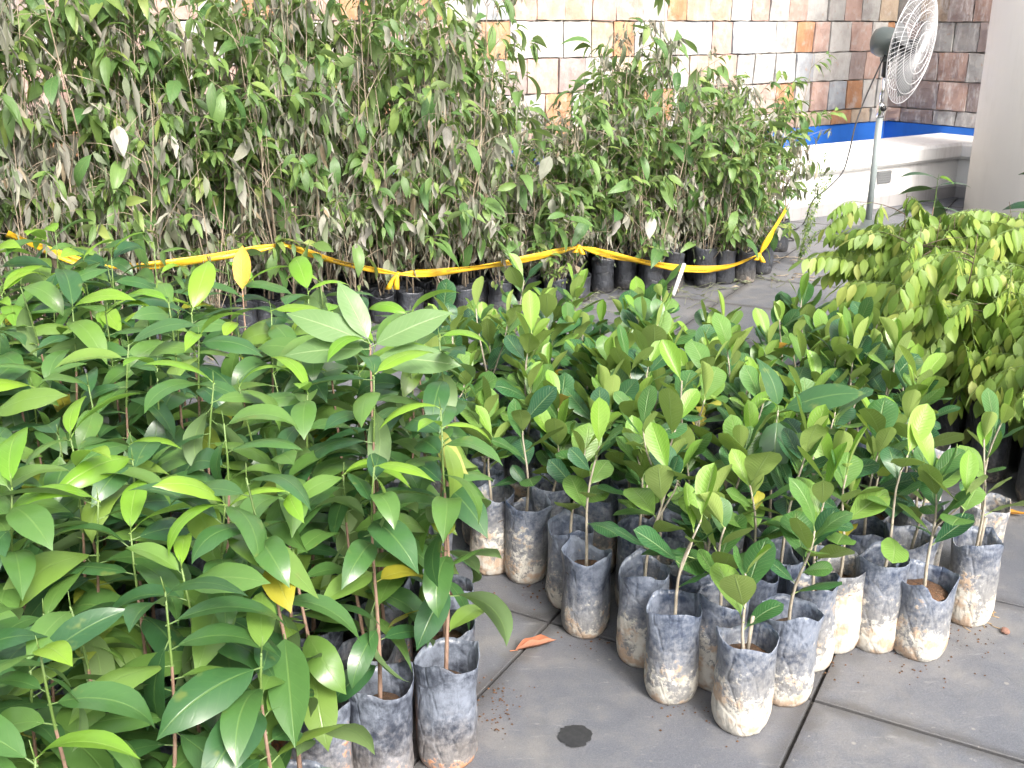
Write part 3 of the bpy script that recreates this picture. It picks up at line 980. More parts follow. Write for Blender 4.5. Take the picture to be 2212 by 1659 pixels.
# ---------------------------------------------------------------- star fruit saplings
def frond_mesh(seed):
    rg = random.Random(seed)
    m = MB()
    n = rg.choice((11, 13, 13, 15))
    Lr = .0165 * n * rg.uniform(.85, 1.05)
    arch = rg.uniform(.3, 1.0)
    pts, x, z = [Vector((0, 0, 0))], 0, 0
    for i in range(10):
        a = -arch * (i / 9) ** 1.2
        x += Lr / 10 * math.cos(a); z += Lr / 10 * math.sin(a)
        pts.append(Vector((x, 0, z)))
    m.tube([Vector((-.004, 0, 0))] + pts[1:], [.0012 - .0007 * i / 10 for i in range(11)], 5, mi=1)
    for i in range(n):
        u = .16 + .84 * (i // 2 + .5 * (i % 2)) / ((n - 1) / 2)
        last = i == n - 1
        q = min(9, int(u * 10)); fr = min(1, u * 10 - q)
        p = pts[q].lerp(pts[min(10, q + 1)], fr)
        side = (1 if i % 2 else -1)
        L = .044 + .026 * math.sin(math.pi * (.2 + .6 * u)) + rg.uniform(-.006, .006)
        if last: L *= 1.15
        v, f, uv = leaf_verts(L, L * rg.uniform(.44, .52), OVA if i % 2 else ELL, rg.uniform(.1, .5), rg.uniform(.1, .4), .003, 6, 5, 0.0, rg.uniform(-.3, 0), rg, pr=.0007)
        az = (0 if last else side * rg.uniform(1.2, 1.5))
        mt = Matrix.Translation(p) @ Matrix.Rotation(az, 4, 'Z') @ Matrix.Rotation(rg.uniform(.95, 1.35) if not last else .9, 4, 'Y') @ Matrix.Rotation(rg.gauss(0, .12), 4, 'X')
        m.add([mt @ Vector(c_) for c_ in v], f, uv, rnd=rg.uniform(.02, 1))
    return m.mesh('frond', [M['star_leaf'], M['stem_green']])
FRONDS = [frond_mesh(700 + i) for i in range(14)]
def star_sapling(loc, H, rg, label, group=None, fronds=16):
    t = thing('star_fruit_sapling', label, 'sapling', loc, 0, group)
    pot(t, 'dust', rg, .16, sc=.92)
    c = stem_curve(H, .15, rg, .06, .02)
    m = MB()
    m.tube([c(i / 8) for i in range(9)], [.0045 - .0034 * i / 8 for i in range(9)], 6)
    att = []
    for b in range(rg.randint(6, 8)):
        u0 = rg.uniform(.25, .9)
        az = rg.uniform(0, 6.28)
        ln = rg.uniform(.12, .24) * (1.2 - .5 * u0)
        d = Vector((math.cos(az), math.sin(az), 0))
        pts = [c(u0) + d * ln * k / 4 + Vector((0, 0, ln * (.55 * k / 4 - .30 * (k / 4) ** 2))) for k in range(5)]
        m.tube(pts, [.0024, .002, .0017, .0013, .0008], 5)
        att += [(pts[k], az) for k in (2, 3, 4)]
    obj('stem', m.mesh('stem', M['stem_dark']), t)
    for i in range(fronds):
        if i < len(att):
            p, a = att[i]; az = a + rg.uniform(-1.3, 1.3)
        else:
            u = rg.uniform(.12, 1.0); p = c(u); az = rg.uniform(0, 6.28)
        leaf_at(t, rg.choice(FRONDS), p, az, rg.uniform(-.25, .4), rg.gauss(0, .15), rg.uniform(.8, 1.2), 'frond')
    if rg.random() < .25:
        leaf_at(t, rg.choice(LEAF['orange']), c(rg.uniform(.4, .7)), rg.uniform(3.4, 6), -.5, 0, .45)
    return t
rg = random.Random(44)
taken = []
spoly = [(1.52, 4.32), (1.46, 3.88), (1.52, 3.45), (1.60, 3.15), (1.70, 2.98), (2.1, 2.95), (2.6, 4.4), (1.7, 4.45)]
sp_named = [((1.54, 4.10), .70, 'star fruit sapling on the bed corner beside the open floor'), ((1.68, 3.06), .58, 'low star fruit sapling with yellowing fronds behind the outermost jackfruit bags')]
for (x, y), H, lb in sp_named:
    taken.append((x, y)); star_sapling((x, y, 0), H, rg, lb)
for (x, y) in fill(spoly, .165, taken, .13, rg, .2):
    zone = ('star fruit sapling in the outer row of its bed beside the open floor', 'star fruit saplings beside the open floor') if x < 1.44 + .12 * (4.6 - y) + .12 else ('bushy star fruit sapling with drooping yellow-green fronds inside its bed', 'star fruit saplings inside the bed')
    star_sapling((x, y, 0), rg.uniform(.64, .82), rg, zone[0], zone[1], 32)
# dark-leaved plants behind them
for (x, y, H, lb) in ((2.02, 5.0, .76, 'sapling with dark leathery leaves between the star fruit bed and the column'), (2.62, 5.1, .80, 'dark broad-leaved sapling in front of the column base'), (2.05, 3.75, .88, 'dark-leaved sapling rising out of the star fruit bed')):
    t = long_sapling((x, y, 0), H, rg, lb, None, 10, .55, 1.3, leaf_keys=('dark',), young=1, name='dark_leaved_sapling', bagkind='dust')

# ---------------------------------------------------------------- tall saplings, half of their leaves wilted
def tall_variant(seed, dead_frac):
    rg = random.Random(seed)
    st, wi, gr = MB(), MB(), MB()
    att = []
    def dry(p, lo, hi):
        L = rg.uniform(lo, hi) if rg.random() < .8 else rg.uniform(hi, hi * 1.5)
        v, f, uv = leaf_verts(L, L * rg.uniform(.18, .42), OVA if rg.random() < .5 else LAN, rg.uniform(-.4, 1.2), rg.uniform(.2, 1.2), .006, 5, 3, .10, rg.uniform(-.9, .3), rg, twist=rg.uniform(-2.2, 2.2), pr=.0006)
        mt = Matrix.Translation(p) @ Matrix.Rotation(rg.uniform(0, 6.28), 4, 'Z') @ Matrix.Rotation(rg.uniform(.5, 1.6), 4, 'Y') @ Matrix.Rotation(rg.gauss(0, .8), 4, 'X')
        wi.add([mt @ Vector(q) for q in v], f, uv, rnd=rg.uniform(.02, 1))
    def green(p, az, lo, hi):
        L = rg.uniform(lo, hi)
        v, f, uv = leaf_verts(L, L * rg.uniform(.30, .46), LAN if rg.random() < .6 else OVA, rg.uniform(.3, 1.2), rg.uniform(.1, .5), .006, 5, 3, 0, 0, rg, twist=rg.uniform(-.5, .5), pr=.0006)
        mt = Matrix.Translation(p) @ Matrix.Rotation(az + rg.uniform(-1.6, 1.6), 4, 'Z') @ Matrix.Rotation(rg.uniform(-.4, 1.0), 4, 'Y') @ Matrix.Rotation(rg.gauss(0, .4), 4, 'X')
        gr.add([mt @ Vector(q) for q in v], f, uv, rnd=rg.uniform(.02, 1))
    for s_ in range(rg.randint(2, 4)):
        hs = 1.0 if s_ == 0 else rg.uniform(.45, .95)
        ax, ay = rg.gauss(0, .09), rg.gauss(0, .07)
        b0 = Vector((rg.uniform(-.025, .025), rg.uniform(-.025, .025), .10))
        p1, p2 = rg.uniform(0, 6), rg.uniform(0, 6)
        def c(u, hs=hs, ax=ax, ay=ay, b0=b0, p1=p1, p2=p2):
            return b0 + Vector((ax * u ** 1.2 + .022 * math.sin(p1 + 6 * u) * u, ay * u ** 1.2 + .022 * math.sin(p2 + 5 * u) * u, (hs - .1) * u))
        st.tube([c(i / 9) for i in range(10)], [.0040 - .0031 * i / 9 for i in range(10)], 5)
        for b in range(rg.randint(6, 9)):
            u0 = rg.uniform(.20, .97)
            az = rg.uniform(0, 6.28)
            ln = rg.uniform(.10, .27) * (1.1 - .4 * u0)
            d = Vector((math.cos(az), math.sin(az), 0))
            up = rg.uniform(.4, 1.6)
            pts = [c(u0) + d * ln * k / 4 + Vector((0, 0, ln * (up * k / 4 - .35 * (k / 4) ** 2))) for k in range(5)]
            st.tube(pts, [.0018, .0015, .0012, .0009, .0005], 4)
            dead = rg.random() < dead_frac + (.15 if u0 < .4 else -.1)
            for k in range(rg.randint(8, 13)):
                p = pts[rg.randrange(1, 5)] + Vector((rg.gauss(0, .006), rg.gauss(0, .006), rg.gauss(0, .010)))
                if dead: dry(p, .024, .072)
                else: green(p, az, .035, .095)
            att.append((pts[4], az)); att.append((pts[3], az + 1))
        for k in range(4):
            att.append((c(rg.uniform(.55, 1)), rg.uniform(0, 6.28)))
        # a tangle of thin dry twigs low down, some with shrivelled leaves
        for k in range(4):
            u0 = rg.uniform(.02, .22); az = rg.uniform(0, 6.28); ln = rg.uniform(.5, 1.3)
            d = Vector((math.cos(az), math.sin(az), 0))
            q = [c(u0), c(u0) + d * .05 * ln + Vector((0, 0, .08 * ln)), c(u0) + d * .085 * ln + Vector((0, 0, .17 * ln)), c(u0) + d * .10 * ln + Vector((0, 0, .28 * ln))]
            st.tube(q, [.0021, .0016, .0011, .0006], 4)
            for j in range(rg.randint(2, 6)):
                p = q[rg.randrange(1, 4)] + Vector((rg.gauss(0, .01), rg.gauss(0, .01), rg.gauss(0, .015)))
                if rg.random() < .75: dry(p, .022, .06)
                else: green(p, az, .025, .06)
    return st.mesh('stem', M['stem_tall']), wi.mesh('wilted_foliage', M['wilted']), gr.mesh('small_leaves', M['small_green']), att
TALL = [tall_variant(900 + i, (.85, .2, .5, .95, .3, .7)[i % 6]) for i in range(12)]
def tall_sapling(loc, H, rg, label, group=None, big=7, dead=2, vi=None, front=True, wilt=True):
    t = thing('tall_sapling', label, 'sapling', loc, 0, group)
    k_ = .62 if loc[0] < .3 else .62 + .26 * min(1, (loc[0] - .3) / .5)
    pot(t, 'dust', rg, .17, sc=(.95, .95, k_ * rg.uniform(.9, 1.1)))
    st, wi, gr, att = TALL[rg.randrange(len(TALL)) if vi is None else vi]
    rz = rg.uniform(0, 6.28)
    s = (1.0 + (H - 1) * .45, 1.0 + (H - 1) * .45, H)
    rot = Matrix.Rotation(rz, 4, 'Z')
    for nm, me in (('stem', st), ('wilted_foliage', wi), ('small_leaves', gr)):
        if nm == 'wilted_foliage' and not wilt: continue
        o = obj(nm, me, t, (0, 0, 0), (0, 0, rz), s)
        if nm != 'stem': o['kind'] = 'stuff'
    pts = [(rot @ Vector((p.x * s[0], p.y * s[1], p.z * s[2])), a + rz) for p, a in att]
    rg.shuffle(pts)
    for i, (p, a) in enumerate(pts[:big + dead]):
        if i < big:
            leaf_at(t, rg.choice(LEAF['fresh']), p, a + rg.uniform(-1.2, 1.2), rg.uniform(-.9, .4), rg.gauss(0, .35), rg.uniform(.75, 1.3))
        else:
            leaf_at(t, rg.choice(LEAF['wiltbig']), p, rg.uniform(0, 6.28), rg.uniform(-1.5, -1.0), rg.gauss(0, .5), rg.uniform(.65, 1.1))
    return t
rg = random.Random(55)
FY = lambda x: 5.30 + .475 * (x + .25)          # front line of the tall group
taken = []
tpoly = [(1.48, FY(1.48)), (1.74, 6.95), (1.25, 7.2), (.2, 6.65), (-1.0, 5.85), (-2.2, 5.0), (-3.1, 4.45), (-3.0, FY(-3.0)), (-1.5, FY(-1.5)), (0, FY(0))]
def top_height(x, y):
    """height of the group along its length"""
    px = 1106 + FPX * x / y
    tab = [(0, 1.98), (300, 1.94), (400, 1.60), (520, 1.62), (620, 1.80), (900, 1.78), (1040, 1.60), (1120, 1.0), (1240, .96), (1310, 1.30), (1400, 1.42), (1470, 1.16), (1620, 1.08), (1720, 1.0)]
    px = max(0, min(1720, px))
    return interp(tab, px)
named = [((1565, 578), 'thin sapling at the tape where it sags by the white tube', .0), ((1250, 533), 'tall sapling whose stem holds up the yellow tape near the fresh broad leaves', .0), ((610, 527), 'tall grey-stemmed sapling tied to the yellow tape amid wilted leaves', .0)]
for (qx, qy), lb, z in named:
    r_ = ray(qx, qy)
    k = 0
    # point on the front plane
    # r*k : y = 5.30 + .475*(x+.25)
    k = (5.30 + .475 * .25 + .05) / (r_.y - .475 * r_.x)
    p = r_ * k
    taken.append((p.x, p.y))
    tall_sapling((p.x, p.y, 0), top_height(p.x, p.y) * 1.0, rg, lb, None, 8, 2)
talls = ((.92, 6.05, 1.78, 'tallest fresh green sapling standing well above its wilted neighbours before the stone wall'),
         (1.80, 6.98, 1.34, 'lone wiry sapling with withered tip at the end of the tall row'))
for x, y, H, lb in talls:
    taken.append((x, y))
    tall_sapling((x, y, 0), H, rg, lb, None, 16 if H > 1.5 else 2, 1, wilt=H < 1.5)
for (x, y) in fill(tpoly, .160, taken, .125, rg, .44):
    depth = y - FY(x)
    H = top_height(x, y) * rg.uniform(.80, 1.12)
    if depth < .12: H *= rg.uniform(.66, 1.0)
    left = x < -.1
    if depth < .2:
        zone = ('tall half-wilted sapling in the front row standing right behind the yellow tape', 'tall saplings in the row behind the tape')
    elif depth > .95:
        zone = ('tall half-wilted sapling in the back rows close to the white parapet', 'tall saplings close to the parapet')
    elif x > .6:
        zone = ('tall mostly green sapling inside the end of the tall group beside the open floor', 'tall saplings at the end beside the open floor')
    else:
        zone = ('tall thin sapling with hanging grey wilted leaves inside the tall group', 'tall half-wilted saplings inside the group')
    tall_sapling((x, y, 0), H, rg, zone[0], zone[1], rg.randint(7, 11) if not left else rg.randint(5, 9), rg.randint(1, 3) if not left else rg.randint(3, 5), wilt=left or rg.random() < .8)

# ---------------------------------------------------------------- yellow tape
tape_px = [(15, 505), (90, 535), (180, 567), (260, 574), (340, 572), (480, 553), (610, 527), (735, 568), (860, 592), (950, 588), (1050, 575), (1150, 556), (1250, 533), (1330, 553), (1400, 568), (1480, 580), (1565, 578), (1640, 550)]
knots = {6, 8, 12, 17}
path = []
for qx, qy in tape_px:
    r_ = ray(qx, qy)
    k = (5.30 + .475 * .25 - .075) / (r_.y - .475 * r_.x)
    p = r_ * k + Vector((0, 0, EYE))
    path.append(p)
r_ = ray(1670, 500); path.append(r_ * (6.04 / r_.y) + Vector((0, 0, EYE)))
r_ = ray(1697, 452); path.append(r_ * (6.16 / r_.y) + Vector((0, 0, EYE)))
def catmull(pts, n):
    out, idx = [], []
    for i in range(len(pts) - 1):
        p0, p1, p2, p3 = pts[max(0, i - 1)], pts[i], pts[i + 1], pts[min(len(pts) - 1, i + 2)]
        if i in knots: p0 = p1 * 2 - p2
        if i + 1 in knots: p3 = p2 * 2 - p1
        for k in range(n):
            t = k / n
            out.append(.5 * ((2 * p1) + (p2 - p0) * t + (2 * p0 - 5 * p1 + 4 * p2 - p3) * t * t + (3 * p1 - p0 - 3 * p2 + p3) * t ** 3))
            idx.append(i + t)
    out.append(pts[-1]); idx.append(len(pts) - 1.0)
    return out, idx
tp, tid = catmull(path, 8)
rt = random.Random(8)
tape = thing('barrier_tape', 'yellow plastic barrier tape with black lettering tied along the tall saplings', 'tape')
def tape_frame(i):
    p = tp[i]
    t = (tp[min(i + 1, len(tp) - 1)] - tp[max(0, i - 1)]).normalized()
    kd = min(abs(tid[i] - k) for k in knots)
    pin = 1 - math.exp(-(kd / .28) ** 2)
    w = .010 + .028 * pin
    tilt = .55 * math.sin(tid[i] * 1.9 + 1) * (1 - .3 * pin) + .25
    up = Vector((0, 0, 1)); up = (up - t * up.dot(t)).normalized()
    sd = t.cross(up)                         # towards the camera side
    ac = up * math.cos(tilt) + sd * math.sin(tilt)
    nn = ac.cross(t).normalized()
    return p, t, ac, -nn if nn.y > 0 else nn, w
m = MB()
v, f = [], []
NA = 5
for i in range(len(tp)):
    p, t, ac, nn, w = tape_frame(i)
    for q in range(NA):
        s_ = q / (NA - 1) - .5
        v.append(p + ac * (s_ * w) + nn * (.005 * math.cos(s_ * 9 + i * .35) + .003 * noise.noise(Vector((i * .4, q * .9, 3)))))
for i in range(len(tp) - 1):
    for q in range(NA - 1):
        f.append((i*NA+q, (i+1)*NA+q, (i+1)*NA+q+1, i*NA+q+1))
m.add(v, f)
tape_o = obj('ribbon', m.mesh('ribbon', M['tape']), tape)
sm = tape_o.modifiers.new('thickness', 'SOLIDIFY'); sm.thickness = .0006; sm.offset = 0
for ki in knots:
    c = path[ki]
    m = MB()
    m.lathe([(.004, -.012), (.011, -.007), (.013, 0), (.010, .008), (.003, .013)], 10, axis=Matrix.Translation(c) @ Matrix.Rotation(1.2, 4, 'Y'))
    kn = obj('knot', m.mesh('knot', M['tape']), tape)
    for s_ in (-1, 1):
        m = MB()
        ln = rt.uniform(.012, .03) if ki != 8 else .06
        vv = []
        for q in range(6):
            u = q / 5
            cc = c + Vector((s_ * .02 * u - .03 * u * (ki == 8), -.012 - .01 * u, -ln * u * u - .012 * u + (.02 * u if ki == 6 else 0)))
            ww = .006 + .010 * u
            vv += [cc + Vector((-ww, .004 * math.sin(q * 2), .004 * math.cos(q))), cc + Vector((0, -.006, 0)), cc + Vector((ww, .004 * math.cos(q * 2), 0))]
        ff = []
        for q in range(5):
            ff += [(q*3, q*3+1, q*3+4, q*3+3), (q*3+1, q*3+2, q*3+5, q*3+4)]
        m.add(vv, ff)
        tl = obj('loose_end', m.mesh('loose_end', M['tape']), tape)
        sm = tl.modifiers.new('thickness', 'SOLIDIFY'); sm.thickness = .0006
# the printed lettering follows the ribbon
lens = [0.0]
for a, b in zip(tp, tp[1:]):
    lens.append(lens[-1] + (b - a).length)
def on_tape(s_, h):
    i = max(k for k in range(len(lens)) if lens[k] <= s_)
    i = min(i, len(tp) - 2)
    u = (s_ - lens[i]) / (lens[i + 1] - lens[i])
    A, B = tape_frame(i), tape_frame(i + 1)
    p = A[0].lerp(B[0], u); ac = A[2].lerp(B[2], u); nn = A[3].lerp(B[3], u)
    d = .005 * (math.cos((h / .038) * 9 + i * .35) * (1 - u) + math.cos((h / .038) * 9 + (i + 1) * .35) * u)
    return p + ac * h + nn * (d + .0032)
def text_mesh(s):
    cu = bpy.data.curves.new('lettering', 'FONT')
    cu.body = s
    cu.size = .012
    cu.resolution_u = 1
    to = bpy.data.objects.new('lettering', cu)
    COL.objects.link(to)
    dg = bpy.context.evaluated_depsgraph_get()
    me = bpy.data.meshes.new_from_object(to.evaluated_get(dg))
    bpy.data.objects.remove(to)
    return me
base_txt = {s: text_mesh(s) for s in ('JABATAN ALAM SEKITAR', 'KAWASAN LARANGAN')}
s_ = .25
n_ = 0
while s_ < lens[-1] - .6:
    key = 'JABATAN ALAM SEKITAR' if n_ % 2 == 0 else 'KAWASAN LARANGAN'
    me = base_txt[key].copy()
    for vt in me.vertices:
        vt.co = on_tape(s_ + vt.co.x, vt.co.y + (.001 if n_ % 2 == 0 else -.012))
    me.materials.clear(); me.materials.append(M['ink'])
    obj('lettering', me, tape_o)
    s_ += .30; n_ += 1

# ---------------------------------------------------------------- pedestal fan
FB = at(1873, 500)
fan = thing('pedestal_fan', 'tall pedestal fan with round chromed wire cage and dark motor by the basin', 'fan', FB)
def part(name, mbd, mat, parent=fan, smooth=True):
    return obj(name, mbd.mesh(name, mat, smooth), parent)
m = MB(); m.lathe([(.24, 0), (.245, .012), (.22, .03), (.06, .045), (.035, .09), (.0, .09)], 32); part('base', m, M['fan_dark'])
m = MB(); m.lathe([(.0235, .06), (.0235, .84), (.0, .84)], 16); part('lower_pole', m, M['grey_metal'])
m = MB(); m.lathe([(.027, .82), (.029, .835), (.029, .90), (.026, .912), (.0, .912)], 16); cl = part('collar', m, M['chrome'])
m = MB(); m.lathe([(.008, -.02), (.008, .012), (.020, .015), (.021, .034), (.0, .038)], 12, axis=Matrix.Translation((-.0, -.026, .885)) @ Matrix.Rotation(R(90), 4, 'X')); part('knob', m, M['fan_black'], cl)
m = MB(); m.lathe([(.0165, .88), (.0165, 1.125), (.0, 1.125)], 16); part('upper_pole', m, M['chrome'])
m = MB(); m.lathe([(.022, 1.10), (.022, 1.24), (.0, 1.245)], 12); part('neck', m, M['fan_black'])
AX = Vector((.754, -.656, -.13)).normalized()
HC = Vector((0, 0, 1.325))
am = AX.to_track_quat('Z', 'Y').to_matrix().to_4x4()
am.translation = HC
m = MB(); m.lathe([(.0, -.115), (.05, -.112), (.085, -.092), (.100, -.055), (.104, -.01), (.100, .05), (.088, .068), (.03, .075), (.03, .10), (.0, .10)], 32, axis=am)
part('motor_housing', m, M['fan_dark'])
m = MB(); m.box((-.035, -.03, 1.20), (.035, .03, 1.262)); part('tilt_bracket', m, M['fan_dark'], smooth=False)
CR, CZ0 = .385, .175
def cage(sign, name, rings, n_rad):
    g = MB()
    def prof(u):             # u 0 hub .. 1 rim -> radius, depth
        return .033 + (CR - .033) * u, CZ0 + sign * .072 * (1 - u ** 2.6)
    for k in range(n_rad):
        a0 = 2 * math.pi * k / n_rad
        pts = []
        for i in range(9):
            u = i / 8
            r_, z = prof(u)
            a = a0 + .42 * u * sign
            pts.append(am @ Vector((r_ * math.cos(a), r_ * math.sin(a), z)))
        g.tube(pts, .0010, 4, cap=False)
    for i in range(rings):
        r_, z = prof((i + 1) / rings if rings < 4 else i / (rings - 1))
        n = 56
        pts = [am @ Vector((r_ * math.cos(2*math.pi*k/n), r_ * math.sin(2*math.pi*k/n), z)) for k in range(n + 1)]
        g.tube(pts, .0036 if i == rings - 1 else .0018, 5, cap=False)
    return part(name, g, M['wire'])
cage(1, 'front_grille', 6, 66)
cage(-1, 'rear_grille', 5, 46)
m = MB(); m.lathe([(.034, CZ0 + .066), (.036, CZ0 + .074), (.028, CZ0 + .082), (.0, CZ0 + .085)], 24, axis=am); part('hub_cap', m, M['hubcap'])
m = MB(); m.lathe([(.0, CZ0 - .08), (.045, CZ0 - .075), (.048, CZ0 + .02), (.03, CZ0 + .045), (.0, CZ0 + .05)], 20, axis=am); part('blade_hub', m, M['fan_black'])
for b in range(3):
    m = MB(); vv, ff = [], []
    for i in range(7):
        u = i / 6
        r_ = .035 + (.345 - .035) * u
        half = .05 + .085 * math.sin(math.pi * min(1, .15 + .7 * u))
        for q in range(5):
            s2 = q / 4 * 2 - 1
            a = b * 2.0944 + .5 + s2 * half / max(r_, .09) * .55 + .25 * u
            z = CZ0 - .012 + s2 * .034 * (1.1 - .5 * u)
            vv.append(am @ Vector((r_ * math.cos(a), r_ * math.sin(a), z)))
    for i in range(6):
        for q in range(4):
            ff.append((i*5+q, i*5+q+1, (i+1)*5+q+1, (i+1)*5+q))
    m.add(vv, ff)
    bo = part('blade', m, M['blade'])
    sm = bo.modifiers.new('thickness', 'SOLIDIFY'); sm.thickness = .002
# its flex: from the motor down to the floor and away behind the tall saplings
cpx = [(1912, 118, 7.62), (1890, 165, 7.58), (1868, 215, 7.55), (1848, 270, 7.5), (1834, 330, 7.45), (1820, 372, 7.4), (1790, 405, 7.35), (1757, 432, 7.3), (1744, 465, 7.2)]
cp = [ray(a, b) * (d / ray(a, b).y) + Vector((0, 0, EYE)) for a, b, d in cpx]
g_ = [at(1735, 485), at(1718, 497), at(1690, 503)]
for q in g_: q.z = .006
g_ += [Vector((1.98, 7.3, .006)), Vector((1.7, 7.42, .006))]
kn_save, knots = knots, set()
cc, _ = catmull(cp + g_, 6)
m = MB(); m.tube([q - FB for q in cc], .0055, 6); part('power_flex', m, M['fan_black'])

# ---------------------------------------------------------------- small things on the floor
def floor_leaf(name, key_mat, prof, loc, rz, L, W, label, arch=-.3, fold=.35, curl=.5, rot=(0, 0)):
    me = leaf_mesh(name, M[key_mat], L=L, W=W, prof=prof, arch=arch, fold=fold, pet=.01, n=12, wave=.06, curl=curl)
    zmin = min(v_.co.z for v_ in me.vertices)
    o = obj(name, me, None, (loc[0], loc[1], -zmin + .002), (0, 0, rz))
    return tag(o, label, 'leaf')
p = at(1105, 1408); floor_leaf('dried_leaf', 'brown_leaf', ELL, p, R(10), .105, .055, 'curled reddish brown dried leaf lying on the slab joint', -.35, .75, .5)
p = at(2148, 1108); floor_leaf('fallen_leaf', 'orange_leaf', LAN, p, R(-25), .09, .03, 'narrow fallen orange leaf beside the right-hand bags')
p = at(2140, 1130); floor_leaf('fallen_leaf', 'brown_leaf', LAN, p, R(30), .035, .014, 'tiny brown leaf scrap near the fallen orange leaf')
def blob(name, mat, c, r_, label, cat, seed, z=.0035, kind=None, n=40, amp=.12):
    rb = random.Random(seed)
    m = MB(); v, f = [(0, 0, 0)], []
    for k in range(n):
        a = 6.2832 * k / n
        q = 1 + amp * (noise.noise(Vector((math.cos(a) * 1.7 + seed, math.sin(a) * 1.7, 0))) + .5 * noise.noise(Vector((math.cos(a) * 6, math.sin(a) * 6, seed))))
        v.append((r_ * q * math.cos(a), r_ * .93 * q * math.sin(a), 0))
        f.append((0, 1 + k, 1 + (k + 1) % n))
    m.add(v, f)
    o = obj(name, m.mesh(name, mat, False), None, (c.x, c.y, z))
    return tag(o, label, cat)
blob('damp_stain', M['stain'], at(1240, 1592), .042, 'round black damp stain on the open slab', 'stain', 3, amp=.35)
def stone_bit(c, r_, label, seed, mat=M['pebble'], name='pebble', cat='pebble'):
    rb = random.Random(seed)
    bm = bmesh.new(); bmesh.ops.create_icosphere(bm, subdivisions=2, radius=r_)
    for vt in bm.verts:
        vt.co *= 1 + .3 * noise.noise(vt.co * 60 + Vector((seed, 0, 0)))
        vt.co.z *= .6
    me = bpy.data.meshes.new(name); bm.to_mesh(me); bm.free(); me.materials.append(mat)
    zmin = min(v_.co.z for v_ in me.vertices)
    return tag(obj(name, me, None, (c.x, c.y, -zmin)), label, cat)
stone_bit(at(2170, 1368), .012, 'small reddish clod lying alone on the slab by the outermost bag', 2)
# straw and soil crumbs swept against the bags
rs = random.Random(77)
def litter(name, label, pts, mat, cat, n, rad, ln):
    m = MB()
    for c, spread in pts:
        for k in range(n):
            x, y = c.x + rs.gauss(0, spread), c.y + rs.gauss(0, spread * .6)
            a = rs.uniform(0, 6.28); l_ = rs.uniform(.4, 1) * ln
            m.tube([(x, y, rad), (x + l_ * math.cos(a) * .5, y + l_ * math.sin(a) * .5, rad + rs.uniform(0, .004)), (x + l_ * math.cos(a + .5), y + l_ * math.sin(a + .5), rad)], rad, 4)
    o = obj(name, m.mesh(name, mat)); o['kind'] = 'stuff'
    return tag(o, label, cat)
mL = MB()
for k in range(420):
    x = rs.uniform(-2.6, 1.6); y = FY(x) - .05 + rs.gauss(0, .12); L = rs.uniform(.025, .07)
    if rs.random() < .45:
        a = rs.uniform(0, 6.28); l_ = rs.uniform(.08, .26)
        mL.tube([(x, y, .003), (x + l_ * .5 * math.cos(a), y + l_ * .5 * math.sin(a), rs.uniform(.005, .05)), (x + l_ * math.cos(a + .3), y + l_ * math.sin(a + .3), .004)], .0016, 4, rnd=.97)
    else:
        v, f, uv = leaf_verts(L, L * .4, OVA, rs.uniform(-.5, .8), rs.uniform(.2, .9), .006, 5, 3, .08, 0, rs, twist=rs.uniform(-1, 1), pr=.0006)
        mt = Matrix.Translation((x, y, .012)) @ Matrix.Rotation(rs.uniform(0, 6.28), 4, 'Z') @ Matrix.Rotation(rs.gauss(0, .2), 4, 'Y')
        mL.add([mt @ Vector(q) for q in v], f, uv, rnd=rs.uniform(.5, 1))
o = obj('leaf_litter', mL.mesh('leaf_litter', M['wilted'])); o['kind'] = 'stuff'
tag(o, 'dry fallen leaves and twigs at the foot of the tall saplings', 'litter')
litter('straw_scraps', 'thin straw scraps scattered around the outermost jackfruit bag', [(at(2110, 1330), .035)], M['straw'], 'straw', 26, .0009, .05)
litter('twig_scraps', 'dry twig scraps on the floor by the end of the tape', [(at(1720, 560), .12), (at(1745, 600), .10)], M['stem_tall'], 'twigs', 16, .0022, .12)
m = MB()
for (qx, qy), spread, n in (((1765, 1425), .05, 50), ((1520, 1530), .05, 30), ((1060, 1500), .04, 45), ((1065, 1560), .03, 40), ((2080, 1370), .04, 40), ((1270, 1380), .04, 30), ((1160, 1280), .05, 30), ((1985, 1440), .05, 30), ((1700, 590), .2, 40), ((1500, 900), .7, 80)):
    c = at(qx, qy)
    for k in range(n):
        x, y, r_ = c.x + rs.gauss(0, spread), c.y + rs.gauss(0, spread), rs.uniform(.0012, .004)
        v = [(x - r_, y, 0), (x, y - r_ * .8, 0), (x + r_, y, 0), (x, y + r_, 0), (x, y, r_)]
        m.add(v, [(0, 1, 4), (1, 2, 4), (2, 3, 4), (3, 0, 4)])
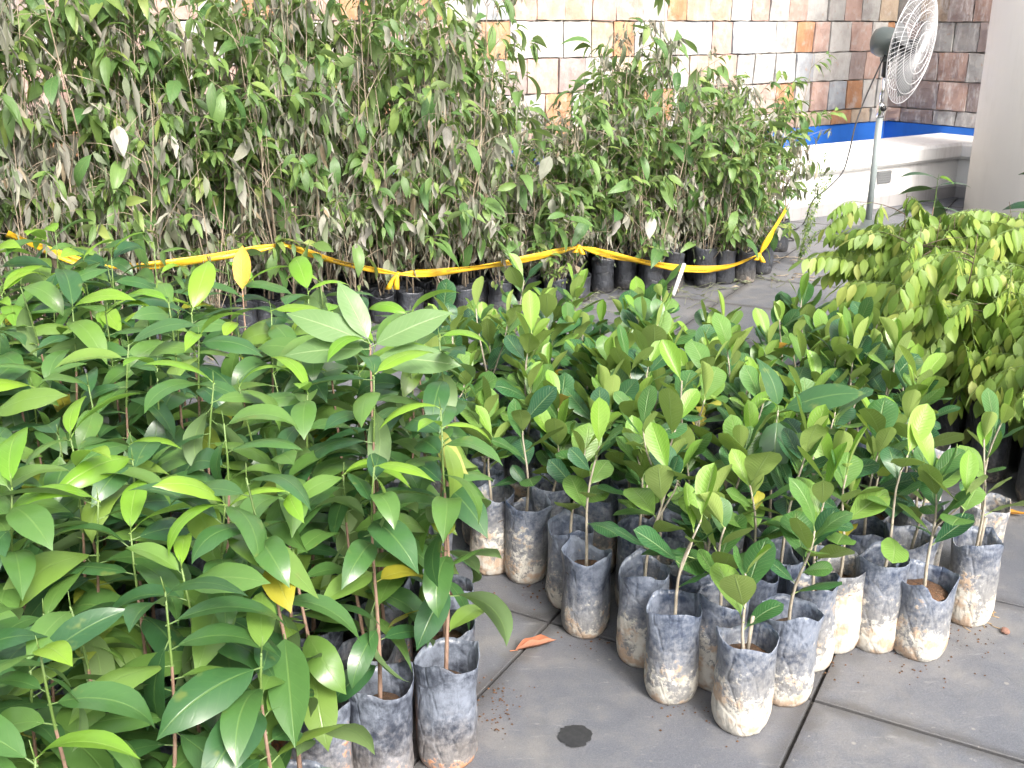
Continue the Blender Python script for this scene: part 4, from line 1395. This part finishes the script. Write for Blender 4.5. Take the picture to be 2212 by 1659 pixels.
o = obj('soil_crumbs', m.mesh('soil_crumbs', M['soil'], False), None, (0, 0, .0015)); o['kind'] = 'stuff'
tag(o, 'brown soil crumbs spilled on the slabs around the bags', 'soil')
# white tube leaning on the bags under the tape
a_, b_ = at(1450, 622), ray(1478, 570)
b_ = b_ * (5.80 / b_.y) + Vector((0, 0, EYE))
a_ = Vector((b_.x - .07, b_.y - .10, .012))
m = MB(); m.tube([a_, b_], .011, 12)
tag(obj('white_tube', m.mesh('white_tube', M['hubcap'])), 'short white plastic tube leaning on a black bag under the tape', 'tube')

# thin weedy shoots leaning out at the end of the tall row
rw = random.Random(91)
def weed(loc, H, lean, label):
    t = thing('weed', label, 'weed', loc)
    st, gr = MB(), MB()
    for q in range(4):
        az = rw.uniform(-1.2, 1.0); ln = lean * rw.uniform(.4, 1.1); hh = H * rw.uniform(.6, 1)
        d = Vector((math.cos(az), math.sin(az), 0))
        pts = [d * ln * (k / 8) ** 1.3 + Vector((0, 0, hh * (k / 8))) for k in range(9)]
        st.tube(pts, [.002 - .0015 * k / 8 for k in range(9)], 4)
        for k in range(46):
            u = rw.uniform(.25, 1) * 8
            i = min(7, int(u)); p = pts[i].lerp(pts[i + 1], u - i)
            L = rw.uniform(.014, .034)
            v, f, uv = leaf_verts(L, L * .45, LAN, rw.uniform(0, .8), .2, .004, 4, 3, 0, 0, rw, pr=.0004)
            mt = Matrix.Translation(p) @ Matrix.Rotation(rw.uniform(0, 6.28), 4, 'Z') @ Matrix.Rotation(rw.uniform(-.6, .9), 4, 'Y')
            gr.add([mt @ Vector(c_) for c_ in v], f, uv, rnd=rw.uniform(.6, 1))
    obj('stem', st.mesh('stem', M['stem_green']), t)
    o = obj('small_leaves', gr.mesh('small_leaves', M['small_green']), t); o['kind'] = 'stuff'
weed((1.88, 6.75, 0), .62, .35, 'wispy yellow-green weed leaning out past the end of the tape')
weed((1.80, 6.5, 0), .34, .16, 'short wispy weed at the foot of the last tall saplings')
weed((1.98, 7.05, 0), .75, .30, 'tall wispy weed standing against the white parapet')
